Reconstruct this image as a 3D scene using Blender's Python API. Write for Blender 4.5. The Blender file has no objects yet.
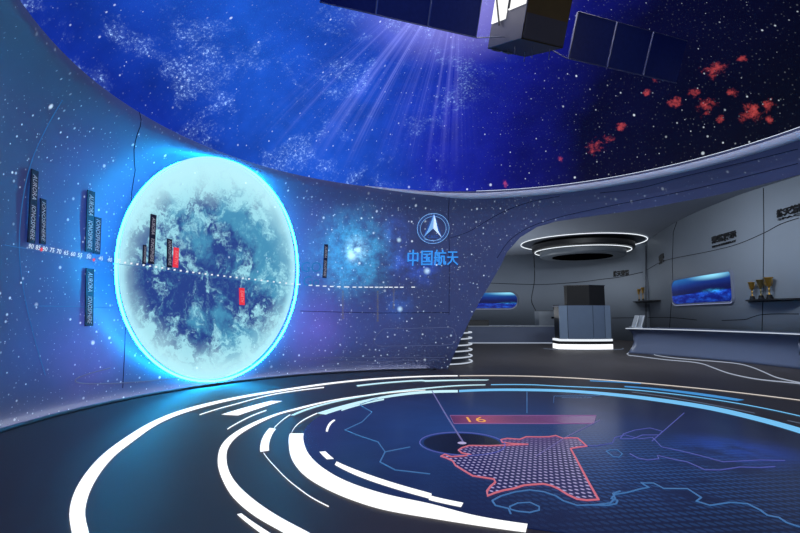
import bpy, bmesh, math, random
from mathutils import Vector, Matrix
from mathutils.geometry import tessellate_polygon
random.seed(7)
S = bpy.context.scene
COL = S.collection
sin, cos, pi = math.sin, math.cos, math.pi

# ------------------------------------------------------------------ camera
F, PITCH, H = 470.0, 0.103, 1.0
cd = bpy.data.cameras.new('camera'); cam = bpy.data.objects.new('camera', cd); COL.objects.link(cam)
cam.location = (0, 0, H); cam.rotation_euler = (pi/2 + PITCH, 0, 0)
cd.sensor_width = 36; cd.lens = 36*F/800; cd.clip_start = 0.01; cd.clip_end = 200
S.camera = cam
S.view_settings.view_transform = 'Standard'; S.view_settings.look = 'None'
S.view_settings.exposure = 0; S.view_settings.gamma = 1
S.view_settings.use_curve_mapping = False

# measuring helpers: directions measured on the photograph -> points on the surfaces of the hall
def ray(px, py):
    X = (px-400)/F; z = -(py-266.5)/F; c, s = cos(PITCH), sin(PITCH)
    return Vector((X, c - s*z, s + c*z))
def ground(px, py, z=0.0):
    d = ray(px, py); t = (z-H)/d.z
    return Vector((d.x*t, d.y*t, z))
def at_depth(px, py, y):
    d = ray(px, py); t = y/d.y
    return Vector((d.x*t, y, H + d.z*t))

WC = Vector((0.979, 4.384))       # axis of the round hall
FC = Vector((1.301, 4.347))       # centre of the floor rings
PROF = [(4.523, 0), (4.50, .8), (4.45, 1.5), (4.39, 2.0), (4.31, 2.45), (4.21, 2.73), (4.11, 2.90), (4.01, 3.01), (3.93, 3.08), (3.886, 3.135), (3.874, 3.19)]
def lerp_tab(tab, z):
    if z <= tab[0][1]: return tab[0][0]
    for (r0, z0), (r1, z1) in zip(tab, tab[1:]):
        if z <= z1: return r0 + (r1-r0)*(z-z0)/(z1-z0)
    return tab[-1][0]
def Rw(z): return lerp_tab(PROF, z)
def wall_hit(px, py):
    d = ray(px, py); o = Vector((0, 0, H)); prev = None
    k = .4
    while k < 16:
        p = o + d*k
        g = math.hypot(p.x-WC.x, p.y-WC.y) - Rw(p.z)
        if prev is not None and g > 0 and prev <= 0:
            a, b = k-.02, k
            for _ in range(25):
                m = (a+b)/2; q = o + d*m
                if math.hypot(q.x-WC.x, q.y-WC.y) - Rw(q.z) > 0: b = m
                else: a = m
            q = o + d*a
            return math.atan2(q.x-WC.x, q.y-WC.y), q.z
        prev = g; k += .02
    return 0, 1
def wall_pt(th, z, off=0.0):
    r = Rw(z) - off
    return Vector((WC.x + r*sin(th), WC.y + r*cos(th), z))
UR = 4.4
def wuv(px, py):
    th, z = wall_hit(px, py); return th*UR, z

# alcove walls in plan
def spline(pts, n=8):
    out = []
    P = [Vector(p) for p in pts]
    for i in range(len(P)-1):
        p0 = P[max(i-1, 0)]; p1 = P[i]; p2 = P[i+1]; p3 = P[min(i+2, len(P)-1)]
        for k in range(n):
            t = k/n
            out.append(.5*((2*p1) + (p2-p0)*t + (2*p0-5*p1+4*p2-p3)*t*t + (3*p1-p0-3*p2+p3)*t**3))
    out.append(P[-1]); return out
CORNER = (9.5, 18.0)
BACK = spline([(-5.5, 9.5), (-5.6, 15), (-3, 20.5), (1, 22.6), (4.6, 22.2), (7.7, 20.5), CORNER])
RIGHT = spline([CORNER, (8.35, 14.0), (7.95, 11.0), (8.05, 8.9), (7.7, 6.6), (6.6, 4.6), (5.6, 3.9)])
ZC = 3.8                           # alcove ceiling
def vert_hit(px, py, line):
    d = ray(px, py); best = None
    line = BACK + RIGHT[1:]
    for a, b in zip(line, line[1:]):
        e = b - a; den = d.x*e.y - d.y*e.x
        if abs(den) < 1e-9: continue
        t = (a.x*e.y - a.y*e.x)/den; s = (a.x*d.y - a.y*d.x)/den
        if t > 0 and -1e-6 <= s <= 1+1e-6 and (best is None or t < best[0]):
            n = Vector((-e.y, e.x)).normalized()
            if n.dot(Vector((d.x, d.y))) > 0: n = -n
            best = (t, n)
    t, n = best
    return Vector((d.x*t, d.y*t, H + d.z*t)), Vector((n.x, n.y, 0))

# ------------------------------------------------------------------ materials
def s2l(c):
    return tuple((x/12.92 if x <= .04045 else ((x+.055)/1.055)**2.4) for x in [v/255 for v in c])
class WS:
    hit = staticmethod(wall_hit); pt = staticmethod(wall_pt)
class NT:
    """small expression builder for shader nodes"""
    def __init__(s, name):
        s.m = bpy.data.materials.new(name); s.m.use_nodes = True
        s.t = s.m.node_tree; s.t.nodes.clear()
        s.out = s.t.nodes.new('ShaderNodeOutputMaterial')
    def n(s, typ, **kw):
        nd = s.t.nodes.new(typ)
        for k, v in kw.items(): setattr(nd, k, v)
        return nd
    def put(s, sock, v):
        if isinstance(v, bpy.types.NodeSocket): s.t.links.new(v, sock)
        elif isinstance(v, (tuple, list)):
            sock.default_value = (*v, 1) if len(v) == 3 and sock.type == 'RGBA' else v
        else: sock.default_value = v
    def M(s, op, a, b=0.0, c=0.0, clamp=False):
        nd = s.n('ShaderNodeMath', operation=op, use_clamp=clamp)
        for i, v in enumerate((a, b, c)): s.put(nd.inputs[i], v)
        return nd.outputs[0]
    def add(s, a, b): return s.M('ADD', a, b)
    def sub(s, a, b): return s.M('SUBTRACT', a, b)
    def mul(s, a, b): return s.M('MULTIPLY', a, b)
    def sstep(s, v, lo, hi, a=0.0, b=1.0):
        nd = s.n('ShaderNodeMapRange', interpolation_type='SMOOTHSTEP')
        for k, x in zip(('Value', 'From Min', 'From Max', 'To Min', 'To Max'), (v, lo, hi, a, b)): s.put(nd.inputs[k], x)
        return nd.outputs[0]
    def V(s, op, a, b=None):
        nd = s.n('ShaderNodeVectorMath', operation=op); s.put(nd.inputs[0], a)
        if b is not None: s.put(nd.inputs[1], b)
        return nd.outputs['Value'] if op in ('LENGTH', 'DISTANCE', 'DOT_PRODUCT') else nd.outputs[0]
    def scale(s, a, k):
        nd = s.n('ShaderNodeVectorMath', operation='SCALE'); s.put(nd.inputs[0], a); s.put(nd.inputs['Scale'], k); return nd.outputs[0]
    def sep(s, v):
        nd = s.n('ShaderNodeSeparateXYZ'); s.put(nd.inputs[0], v); return nd.outputs[:3]
    def comb(s, x=0.0, y=0.0, z=0.0):
        nd = s.n('ShaderNodeCombineXYZ')
        for i, v in enumerate((x, y, z)): s.put(nd.inputs[i], v)
        return nd.outputs[0]
    def noise(s, v, sc, det=4.0, rough=.55, dist=0.0):
        nd = s.n('ShaderNodeTexNoise'); s.put(nd.inputs['Vector'], v)
        for k, x in (('Scale', sc), ('Detail', det), ('Roughness', rough), ('Distortion', dist)): nd.inputs[k].default_value = x
        return nd.outputs['Fac'], nd.outputs['Color']
    def voro(s, v, sc, dims='3D'):
        nd = s.n('ShaderNodeTexVoronoi', voronoi_dimensions=dims); s.put(nd.inputs['Vector'], v); nd.inputs['Scale'].default_value = sc
        return nd.outputs['Distance'], nd.outputs['Color']
    def mix(s, f, a, b, mode='MIX'):
        nd = s.n('ShaderNodeMix', data_type='RGBA', blend_type=mode)
        s.put(nd.inputs['Factor'], f); s.put(nd.inputs['A'] if False else nd.inputs[6], a); s.put(nd.inputs[7], b)
        return nd.outputs[2]
    def cscale(s, c, k):          # colour * scalar
        return s.mix(1.0, c, s.comb(k, k, k), 'MULTIPLY')
    def cadd(s, a, b): return s.mix(1.0, a, b, 'ADD')
    def ramp(s, f, stops):
        nd = s.n('ShaderNodeValToRGB'); s.put(nd.inputs[0], f); e = nd.color_ramp.elements
        while len(e) < len(stops): e.new(.5)
        for el, (p, c) in zip(e, stops): el.position = p; el.color = (*c, 1)
        return nd.outputs[0]
    def stars(s, v, sc, rmax, keep, dims='3D', powr=3.0):
        """bright round dots, one at most per cell, sizes random"""
        d, c = s.voro(v, sc, dims)
        r, g, b = s.sep(c)
        on = s.M('GREATER_THAN', g, 1-keep)
        size = s.mul(s.add(s.mul(s.M('POWER', r, powr), .75), .25), rmax*sc)
        k = s.M('DIVIDE', s.sub(size, d), s.mul(size, .6), clamp=True)
        return s.mul(s.mul(k, on), s.add(s.mul(b, .65), .35))
    def principled(s, base, rough=.5, metal=0.0, spec=.5, emit=None, es=0.0, coat=0.0, alpha=None, trans=0.0):
        b = s.n('ShaderNodeBsdfPrincipled')
        s.put(b.inputs['Base Color'], base); s.put(b.inputs['Roughness'], rough); s.put(b.inputs['Metallic'], metal)
        b.inputs['Specular IOR Level'].default_value = spec; b.inputs['Coat Weight'].default_value = coat
        b.inputs['Transmission Weight'].default_value = trans
        if emit is not None:
            s.put(b.inputs['Emission Color'], emit); s.put(b.inputs['Emission Strength'], es)
        s.t.links.new(b.outputs[0], s.out.inputs[0]); return s.m
def simple(name, rgb, rough=.5, metal=0.0, spec=.5, emit=None, es=0.0, var=.08, sc=6.0):
    t = NT(name); tc = t.n('ShaderNodeTexCoord').outputs['Object']
    f, _ = t.noise(tc, sc, 3)
    base = t.cscale(s2l(rgb) + (1,), t.add(1-var, t.mul(f, 2*var)))
    return t.principled(base, rough, metal, spec, None if emit is None else s2l(emit)+(1,), es)
def emitter(name, rgb, es=1.0):
    t = NT(name); return t.principled((.02, .02, .02, 1), .4, 0, .3, s2l(rgb)+(1,), es)

# ------------------------------------------------------------------ mesh helpers
def mesh_obj(name, verts, faces, mat, parent=None, smooth=False, uvs=None, recalc=False):
    me = bpy.data.meshes.new(name); me.from_pydata([tuple(v) for v in verts], [], faces)
    if recalc:
        bm = bmesh.new(); bm.from_mesh(me); bmesh.ops.recalc_face_normals(bm, faces=bm.faces); bm.to_mesh(me); bm.free()
    if uvs is not None:
        l = me.uv_layers.new(name='UVMap')
        for lp in me.loops: l.data[lp.index].uv = uvs[lp.vertex_index]
    if mat: me.materials.append(mat)
    if smooth:
        for p in me.polygons: p.use_smooth = True
    me.update()
    o = bpy.data.objects.new(name, me); COL.objects.link(o)
    if parent: o.parent = parent; o.matrix_parent_inverse = Matrix.Translation(-parent.location) if parent.type == 'EMPTY' else Matrix.Identity(4)
    return o
def tag(o, label, cat, group=None):
    o['label'] = label; o['category'] = cat
    if group: o['group'] = group
    return o
def structure(o, label=None):
    o['kind'] = 'structure'
    if label: o['label'] = label
    return o
def thing(name, loc, label, cat, group=None):
    o = bpy.data.objects.new(name, None); COL.objects.link(o); o.location = loc; o.empty_display_size = .1
    return tag(o, label, cat, group)
class MB:
    def __init__(s): s.v, s.f = [], []
    def box(s, lo, hi):
        b = len(s.v)
        for z in (lo[2], hi[2]):
            for x, y in ((lo[0], lo[1]), (hi[0], lo[1]), (hi[0], hi[1]), (lo[0], hi[1])): s.v.append((x, y, z))
        s.f += [tuple(b+i for i in q) for q in ((3, 2, 1, 0), (4, 5, 6, 7), (0, 1, 5, 4), (1, 2, 6, 5), (2, 3, 7, 6), (3, 0, 4, 7))]
        return s
    def hexa(s, q):              # 8 corners: bottom 4, top 4
        b = len(s.v); s.v += [tuple(p) for p in q]
        s.f += [tuple(b+i for i in k) for k in ((3, 2, 1, 0), (4, 5, 6, 7), (0, 1, 5, 4), (1, 2, 6, 5), (2, 3, 7, 6), (3, 0, 4, 7))]
        return s
    def lathe(s, prof, c=(0, 0, 0), n=32, cap=True):
        b = len(s.v); m = len(prof)
        for r, z in prof:
            for k in range(n):
                a = 2*pi*k/n; s.v.append((c[0]+r*cos(a), c[1]+r*sin(a), c[2]+z))
        for i in range(m-1):
            for k in range(n):
                k2 = (k+1) % n; s.f.append((b+i*n+k, b+i*n+k2, b+(i+1)*n+k2, b+(i+1)*n+k))
        if cap:
            s.f.append(tuple(b+k for k in reversed(range(n)))); s.f.append(tuple(b+(m-1)*n+k for k in range(n)))
        return s
    def tube(s, pts, r, n=6, closed=False):
        P = [Vector(p) for p in pts]; b = len(s.v); m = len(P)
        for i, p in enumerate(P):
            if closed: t = P[(i+1) % m] - P[i-1]
            else: t = P[min(i+1, m-1)] - P[max(i-1, 0)]
            t = t.normalized() if t.length > 1e-9 else Vector((0, 0, 1))
            u = t.cross(Vector((0, 0, 1)));
            if u.length < 1e-3: u = t.cross(Vector((1, 0, 0)))
            u.normalize(); w = u.cross(t)
            for k in range(n):
                a = 2*pi*k/n; s.v.append(tuple(p + u*(r*cos(a)) + w*(r*sin(a))))
        for i in range(m if closed else m-1):
            j = (i+1) % m
            for k in range(n):
                k2 = (k+1) % n; s.f.append((b+i*n+k, b+i*n+k2, b+j*n+k2, b+j*n+k))
        if not closed:
            s.f.append(tuple(b+k for k in reversed(range(n)))); s.f.append(tuple(b+(m-1)*n+k for k in range(n)))
        return s
    def prism(s, poly, z0, z1):    # poly: list of (x,y)
        b = len(s.v); n = len(poly)
        for z in (z0, z1):
            for p in poly: s.v.append((p[0], p[1], z))
        tri = tessellate_polygon([[Vector((p[0], p[1], 0)) for p in poly]])
        for t in tri: s.f.append((b+t[2], b+t[1], b+t[0])); s.f.append((b+n+t[0], b+n+t[1], b+n+t[2]))
        for i in range(n):
            j = (i+1) % n; s.f.append((b+i, b+j, b+n+j, b+n+i))
        return s
    def strip(s, A, B, h):         # band between two equally long 3D polylines on the floor, thickness h upwards
        b = len(s.v); n = len(A)
        for dz in (0, h):
            for p in A: s.v.append((p[0], p[1], p[2]+dz))
            for p in B: s.v.append((p[0], p[1], p[2]+dz))
        for i in range(n-1):
            a0, a1, c0, c1 = b+i, b+i+1, b+n+i, b+n+i+1; t = 2*n
            s.f += [(a0, a1, c1, c0), (a0+t, c0+t, c1+t, a1+t), (a0, a0+t, a1+t, a1), (c0, c1, c1+t, c0+t)]
        s.f += [(b, b+n, b+3*n, b+2*n), (b+n-1, b+3*n-1, b+4*n-1, b+2*n-1)]
        return s
    def build(s, name, mat, parent=None, smooth=False):
        o = mesh_obj(name, s.v, s.f, mat, parent, smooth, recalc=True)
        return o
def auto_smooth(o, ang=.6):
    for p in o.data.polygons: p.use_smooth = True
    bm = bmesh.new(); bm.from_mesh(o.data)
    for e in bm.edges:
        if len(e.link_faces) == 2 and e.calc_face_angle(0) > ang: e.smooth = False
    bm.to_mesh(o.data); bm.free(); return o
def text_mesh(body, size=1.0, extrude=.0, shear=0.0, space=1.0, bold=0.0):
    c = bpy.data.curves.new('lettering', 'FONT'); c.body = body; c.size = size; c.extrude = extrude; c.shear = shear; c.offset = bold
    c.align_x = 'CENTER'; c.align_y = 'CENTER'; c.space_character = space; c.resolution_u = 2
    o = bpy.data.objects.new('lettering', c); COL.objects.link(o)
    dg = bpy.context.evaluated_depsgraph_get(); dg.update()
    me = bpy.data.meshes.new_from_object(o.evaluated_get(dg))
    V = [v.co.copy() for v in me.vertices]; Fs = [tuple(p.vertices) for p in me.polygons]
    bpy.data.objects.remove(o); bpy.data.curves.remove(c); bpy.data.meshes.remove(me)
    xs = [v.x for v in V]; ys = [v.y for v in V]; cx, cy = (min(xs)+max(xs))/2, (min(ys)+max(ys))/2
    for v in V: v.x -= cx; v.y -= cy
    return V, Fs, max(xs)-min(xs), max(ys)-min(ys)

# ------------------------------------------------------------------ common materials
M_white = emitter('white_light', (255, 255, 255), 1.15)
M_cyan = emitter('pale_cyan_light', (205, 245, 255), 1.0)
M_blue = emitter('sky_blue_light', (112, 190, 240), 1.0)
M_dimblue = emitter('deep_blue_light', (60, 140, 205), 1.0)
M_warm = emitter('warm_white_light', (225, 215, 205), .9)
M_grey_dim = emitter('dim_grey_light', (110, 125, 150), .5)
M_dark = simple('black_plastic', (22, 23, 27), .45)
M_seam = simple('dark_joint', (16, 18, 24), .7, spec=.1)
M_alc = simple('alcove_panel_grey', (128, 138, 152), .55, spec=.3, var=.05, sc=1.2)
M_counter = simple('counter_blue_grey', (98, 110, 138), .35, spec=.5, var=.04)
M_black = simple('kiosk_black', (30, 31, 34), .6, spec=.2)

# ------------------------------------------------------------------ curved screen wall
def wall_mat():
    t = NT('projected_star_wall')
    uvn = t.n('ShaderNodeTexCoord').outputs['UV']
    u, v, _ = t.sep(uvn)
    p = t.comb(u, v, 0.0)
    def dist(px, py, su=1.0, sv=1.0):
        a, b = wuv(px, py)
        return t.V('LENGTH', t.comb(t.mul(t.sub(u, a), 1/su), t.mul(t.sub(v, b), 1/sv), 0.0))
    uL = wuv(5, 250)[0]; u0 = wuv(60, 270)[0]; u1 = wuv(205, 270)[0]; u2 = wuv(320, 300)[0]; u3 = wuv(420, 280)[0]; u4 = wuv(540, 230)[0]
    lo, hi = uL-1.5, u4+3.0
    f = t.M('DIVIDE', t.sub(u, lo), hi-lo, clamp=True)
    q = lambda x: (x-lo)/(hi-lo)
    base = t.ramp(f, [(0, s2l((22, 34, 78))), (q(uL), s2l((25, 38, 90))), (q(u0), s2l((38, 62, 140))), (q(u1), s2l((48, 84, 175))),
                      (q(u2), s2l((52, 66, 142))), (q(u3), s2l((36, 46, 92))), (q(u4), s2l((34, 44, 86))), (1, s2l((32, 40, 78)))])
    n1, _ = t.noise(p, .9, 5, .6)
    base = t.cscale(base, t.add(.35, t.mul(n1, .95)))
    # picture fades out below the rim and above the floor
    fade = t.mul(t.sstep(v, 3.15, 2.5, .45, 1.0), t.sstep(v, -.05, .75, .3, 1.0))
    base = t.cscale(base, fade)
    # violet and blue haze of the picture, with the globe's glow painted in
    for px, py, rad, col, k in ((310, 325, .95, (110, 80, 190), .55), (95, 350, .8, (105, 85, 190), .4), (345, 250, .95, (20, 130, 190), .55), (250, 150, 1.2, (40, 120, 200), .35)):
        g = t.mul(t.sstep(dist(px, py), rad, 0.0), k)
        nn, _ = t.noise(p, 2.2, 4, .6)
        base = t.cadd(base, t.cscale(s2l(col)+(1,), t.mul(g, t.add(.25, nn))))
    # star cloud right of the globe
    nf, _ = t.noise(p, 4.2, 8, .74)
    for px, py, rad, col, k in ((352, 254, 1.05, (44, 158, 195), 1.5), (356, 250, .34, (190, 225, 215), 1.2), (400, 262, .5, (30, 70, 170), 1.1), (395, 232, .4, (30, 80, 180), .8), (425, 270, .4, (28, 80, 200), 1.0), (398, 305, .4, (28, 90, 180), .9)):
        g = t.sstep(dist(px, py), rad, 0.0)
        cl = t.sstep(nf, .33, .74)
        base = t.cadd(base, t.cscale(s2l(col)+(1,), t.mul(t.mul(g, cl), k)))
    for px, py, rad in ((427, 271, .085), (399, 240, .06), (400, 309, .07), (352, 256, .13), (358, 250, .09)):
        g = t.sstep(dist(px, py), rad, 0.0)
        base = t.cadd(base, t.cscale((.5, .75, .8, 1), t.mul(g, .9)))
    # stars
    clus = t.sstep(nf, .45, .7)
    near = t.add(.15, t.mul(t.sstep(dist(352, 255), 1.3, .1), 1.4))
    fr = t.mul(t.sstep(v, 3.3, 2.9), t.sstep(u, u4+1.0, u4-.3, .2, 1.0))
    s1 = t.stars(p, 4.0, .030, .7, '2D', 2.5)
    s2_ = t.stars(t.V('ADD', p, (3.3, 1.7, 0)), 9, .017, .7, '2D')
    s3 = t.mul(t.stars(p, 20, .011, .8, '2D'), t.mul(clus, t.add(.8, near)))
    st = t.add(t.add(t.mul(s1, .85), t.mul(s2_, .8)), t.mul(s3, .9))
    st = t.mul(st, fr)
    base = t.cadd(base, t.cscale((.75, .9, 1.0, 1), st))
    bd = t.n('ShaderNodeTexCoord').outputs['Object']; nb, _ = t.noise(bd, 1.5, 3)
    alb = t.cscale(s2l((80, 84, 104))+(1,), t.add(.93, t.mul(nb, .14)))
    return t.principled(alb, .42, 0, .35, base, 1.0)

OPEN = [(440, 378), (447, 371), (453, 357), (461, 339), (470, 320), (480, 301), (490, 284), (500, 267), (507, 252), (520, 237.5), (537, 227), (556, 221.5), (580, 217.8), (600, 215), (620, 212.5), (640, 209.5), (680, 202), (720, 194.5), (760, 185), (800, 174.5)]
EDGE = [wall_hit(*p) for p in OPEN]; EDGE[0] = (EDGE[0][0], 0.0)
for i in range(1, len(EDGE)):
    if EDGE[i][0] <= EDGE[i-1][0]: EDGE[i] = (EDGE[i-1][0]+.002, EDGE[i][1])
TH0 = EDGE[0][0]; TH_END = EDGE[-1][0]; THR = math.radians(96)
EDGE += [(THR-.15, EDGE[-1][1]), (THR, 0.0)]
def zlo(th):
    if th <= EDGE[0][0] or th >= EDGE[-1][0]: return 0.0
    for (a, za), (b, zb) in zip(EDGE, EDGE[1:]):
        if a <= th <= b: return za + (zb-za)*(th-a)/(b-a)
    return 0.0
def build_wall():
    ths = [-pi + THR*0 + i*2*pi/220 for i in range(221)]
    a, b = EDGE[0][0], EDGE[9][0]
    ths += [a + (b-a)*i/50 for i in range(51)] + [e[0] for e in EDGE]
    ths = sorted(set(round(x, 5) for x in ths))
    NR = 44
    vs, uv, fs = [], [], []
    for th in ths:
        z0 = zlo(th)
        for j in range(NR+1):
            s = max(0, j-1)/(NR-1); z = z0 + (3.19-z0)*(1-(1-s)**1.3) + (.004 if j == 1 else 0)
            p = wall_pt(th, z); vs.append(p); uv.append((th*UR, z))
        for r, z in ((3.872, 3.203), (3.888, 3.216), (3.93, 3.222), (4.3, 3.235), (4.72, 3.25)):
            vs.append((WC.x+r*sin(th), WC.y+r*cos(th), z)); uv.append((th*UR, z+ .2))
    m = NR+6
    for i in range(len(ths)-1):
        for j in range(m-1):
            fs.append((i*m+j, i*m+j+1, (i+1)*m+j+1, (i+1)*m+j))
    o = mesh_obj('wall_left', vs, fs, wall_mat(), None, True, uv)
    # normals towards the hall
    if o.data.polygons[100].normal.dot(Vector((WC.x, WC.y, 1)) - o.data.polygons[100].center) < 0: o.data.flip_normals()
    so = o.modifiers.new('thickness', 'SOLIDIFY'); so.thickness = .09; so.offset = -1
    return structure(o, 'curved wall screen with projected stars around the round hall')
WALL = build_wall()

def on_wall(name, pts, r, mat, parent=None, off=.004, closed=False, dense=True):
    """thin line lying on the screen wall through measured points"""
    P = []
    H_ = [wall_hit(*p) for p in pts]
    if closed: H_.append(H_[0])
    for (a, za), (b, zb) in zip(H_, H_[1:]):
        n = max(2, int(math.hypot((b-a)*UR, zb-za)/.08)) if dense else 1
        for k in range(n): P.append(wall_pt(a+(b-a)*k/n, za+(zb-za)*k/n, off))
    if not closed: P.append(wall_pt(H_[-1][0], H_[-1][1], off))
    return MB().tube(P, r, 5, closed).build(name, mat, parent, True)
def smooth_px(pts, n=8): return [tuple(p) for p in spline(pts, n)]

M_wseam = simple('screen_joint', (14, 18, 40), .6, spec=.1)
M_wline = emitter('pale_screen_line', (105, 115, 160), .6)
M_cline = emitter('cyan_screen_line', (50, 130, 200), .7)
on_wall('panel_seam', [(139, 112), (135, 170), (131, 230), (127, 300), (124.5, 350), (122.5, 388)], .0035, M_wseam, WALL)
on_wall('panel_seam', [(449, 192), (449.5, 250), (449, 315)], .004, M_wseam, WALL)
on_wall('panel_seam', [(300, 311), (380, 313), (449, 312.5)], .004, M_wseam, WALL)
on_wall('panel_seam', smooth_px([(560, 196), (530, 202), (505, 211), (485, 222), (468, 232), (450, 238)]), .0035, M_wseam, WALL)
on_wall('panel_seam', smooth_px([(798, 149), (760, 158.5), (720, 168), (680, 177.5), (640, 188), (600, 193)]), .004, M_wseam, WALL)
on_wall('panel_seam', smooth_px([(798, 163.5), (760, 173), (720, 183), (680, 192), (640, 200), (600, 208), (560, 217), (530, 227), (510, 240), (497, 258)]), .004, M_wseam, WALL)
on_wall('picture_line', smooth_px([(383, 329), (374, 339), (378, 345.5), (395, 346), (430, 345.5), (450, 344.5), (455.5, 341), (455.5, 334), (451, 328), (430, 328), (400, 328.5)]), .004, M_wline, WALL, closed=True)
on_wall('picture_line', [(300, 358), (370, 357.5), (445, 357.5)], .003, M_wline, WALL)
on_wall('picture_line', [(300, 361), (370, 361.5), (440, 360)], .003, M_wline, WALL)
on_wall('picture_line', smooth_px([(110, 368), (88, 374), (75, 380), (84, 383.5), (120, 383), (170, 379), (215, 375)]), .006, M_wline, WALL)
on_wall('picture_line', smooth_px([(62, 100), (45, 130), (30, 165), (21, 210), (19, 255), (25, 300), (36, 345), (45, 375)]), .003, M_cline, WALL)
on_wall('picture_line', [(33, 306), (75, 306.5), (118, 308)], .003, M_cline, WALL)
tr = [(-.42 + 2.3*i/200) for i in range(201)]
rim_mb = MB(); nn_ = 10  # rim rounded and made pale so it catches a light gradient
for i, th in enumerate(tr):
    rr_ = .075*min(1, .15+i/50); cR, cz = 3.868+rr_, 3.225-rr_
    for k_ in range(nn_):
        a_ = 2*pi*k_/nn_; rim_mb.v.append((WC.x+(cR+rr_*cos(a_))*sin(th), WC.y+(cR+rr_*cos(a_))*cos(th), cz+rr_*sin(a_)))
for i in range(200):
    for k_ in range(nn_): k2_ = (k_+1) % nn_; rim_mb.f.append((i*nn_+k_, i*nn_+k2_, (i+1)*nn_+k2_, (i+1)*nn_+k_))
structure(rim_mb.build('trim_2', simple('rim_pale_grey', (222, 226, 236), .5, var=.03), None, True), 'rounded pale rim below the star ceiling, shaped to catch light')
# glow strips added along the lip and the wall foot
def ring_tube(r, z, th0, th1, rad, n=200, c=WC):
    return MB().tube([(c.x+r*sin(th0+(th1-th0)*i/n), c.y+r*cos(th0+(th1-th0)*i/n), z) for i in range(n+1)], rad, 6)
lip = ring_tube(3.866, 3.211, .1, 1.9, .003, 160).build('added_glow_strip', emitter('added_rim_glow', (215, 225, 245), 1.4), None, True)  # emissive line added to draw the rim's bright edge
tag(lip, 'thin white glow strip added along the right half of the rim where the wall meets the star ceiling', 'light strip')
kerb = ring_tube(4.40, .012, -pi+.2, TH0-.02, .021).build('trim_1', simple('added_kerb_dark', (52, 56, 66), .5), None, True); structure(kerb, 'low dark kerb added to hide the foot glow strip')  # kerb added only to keep the foot strip out of view
base_l = ring_tube(4.442, .0065, -1.7, TH0-.05, .006).build('added_glow_strip', emitter('added_foot_glow', (205, 208, 218), 24), None, True)  # hidden strip added to give the wall foot its soft glow
tag(base_l, 'thin glow strip added along the floor at the foot of the curved screen wall', 'light strip')

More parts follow.
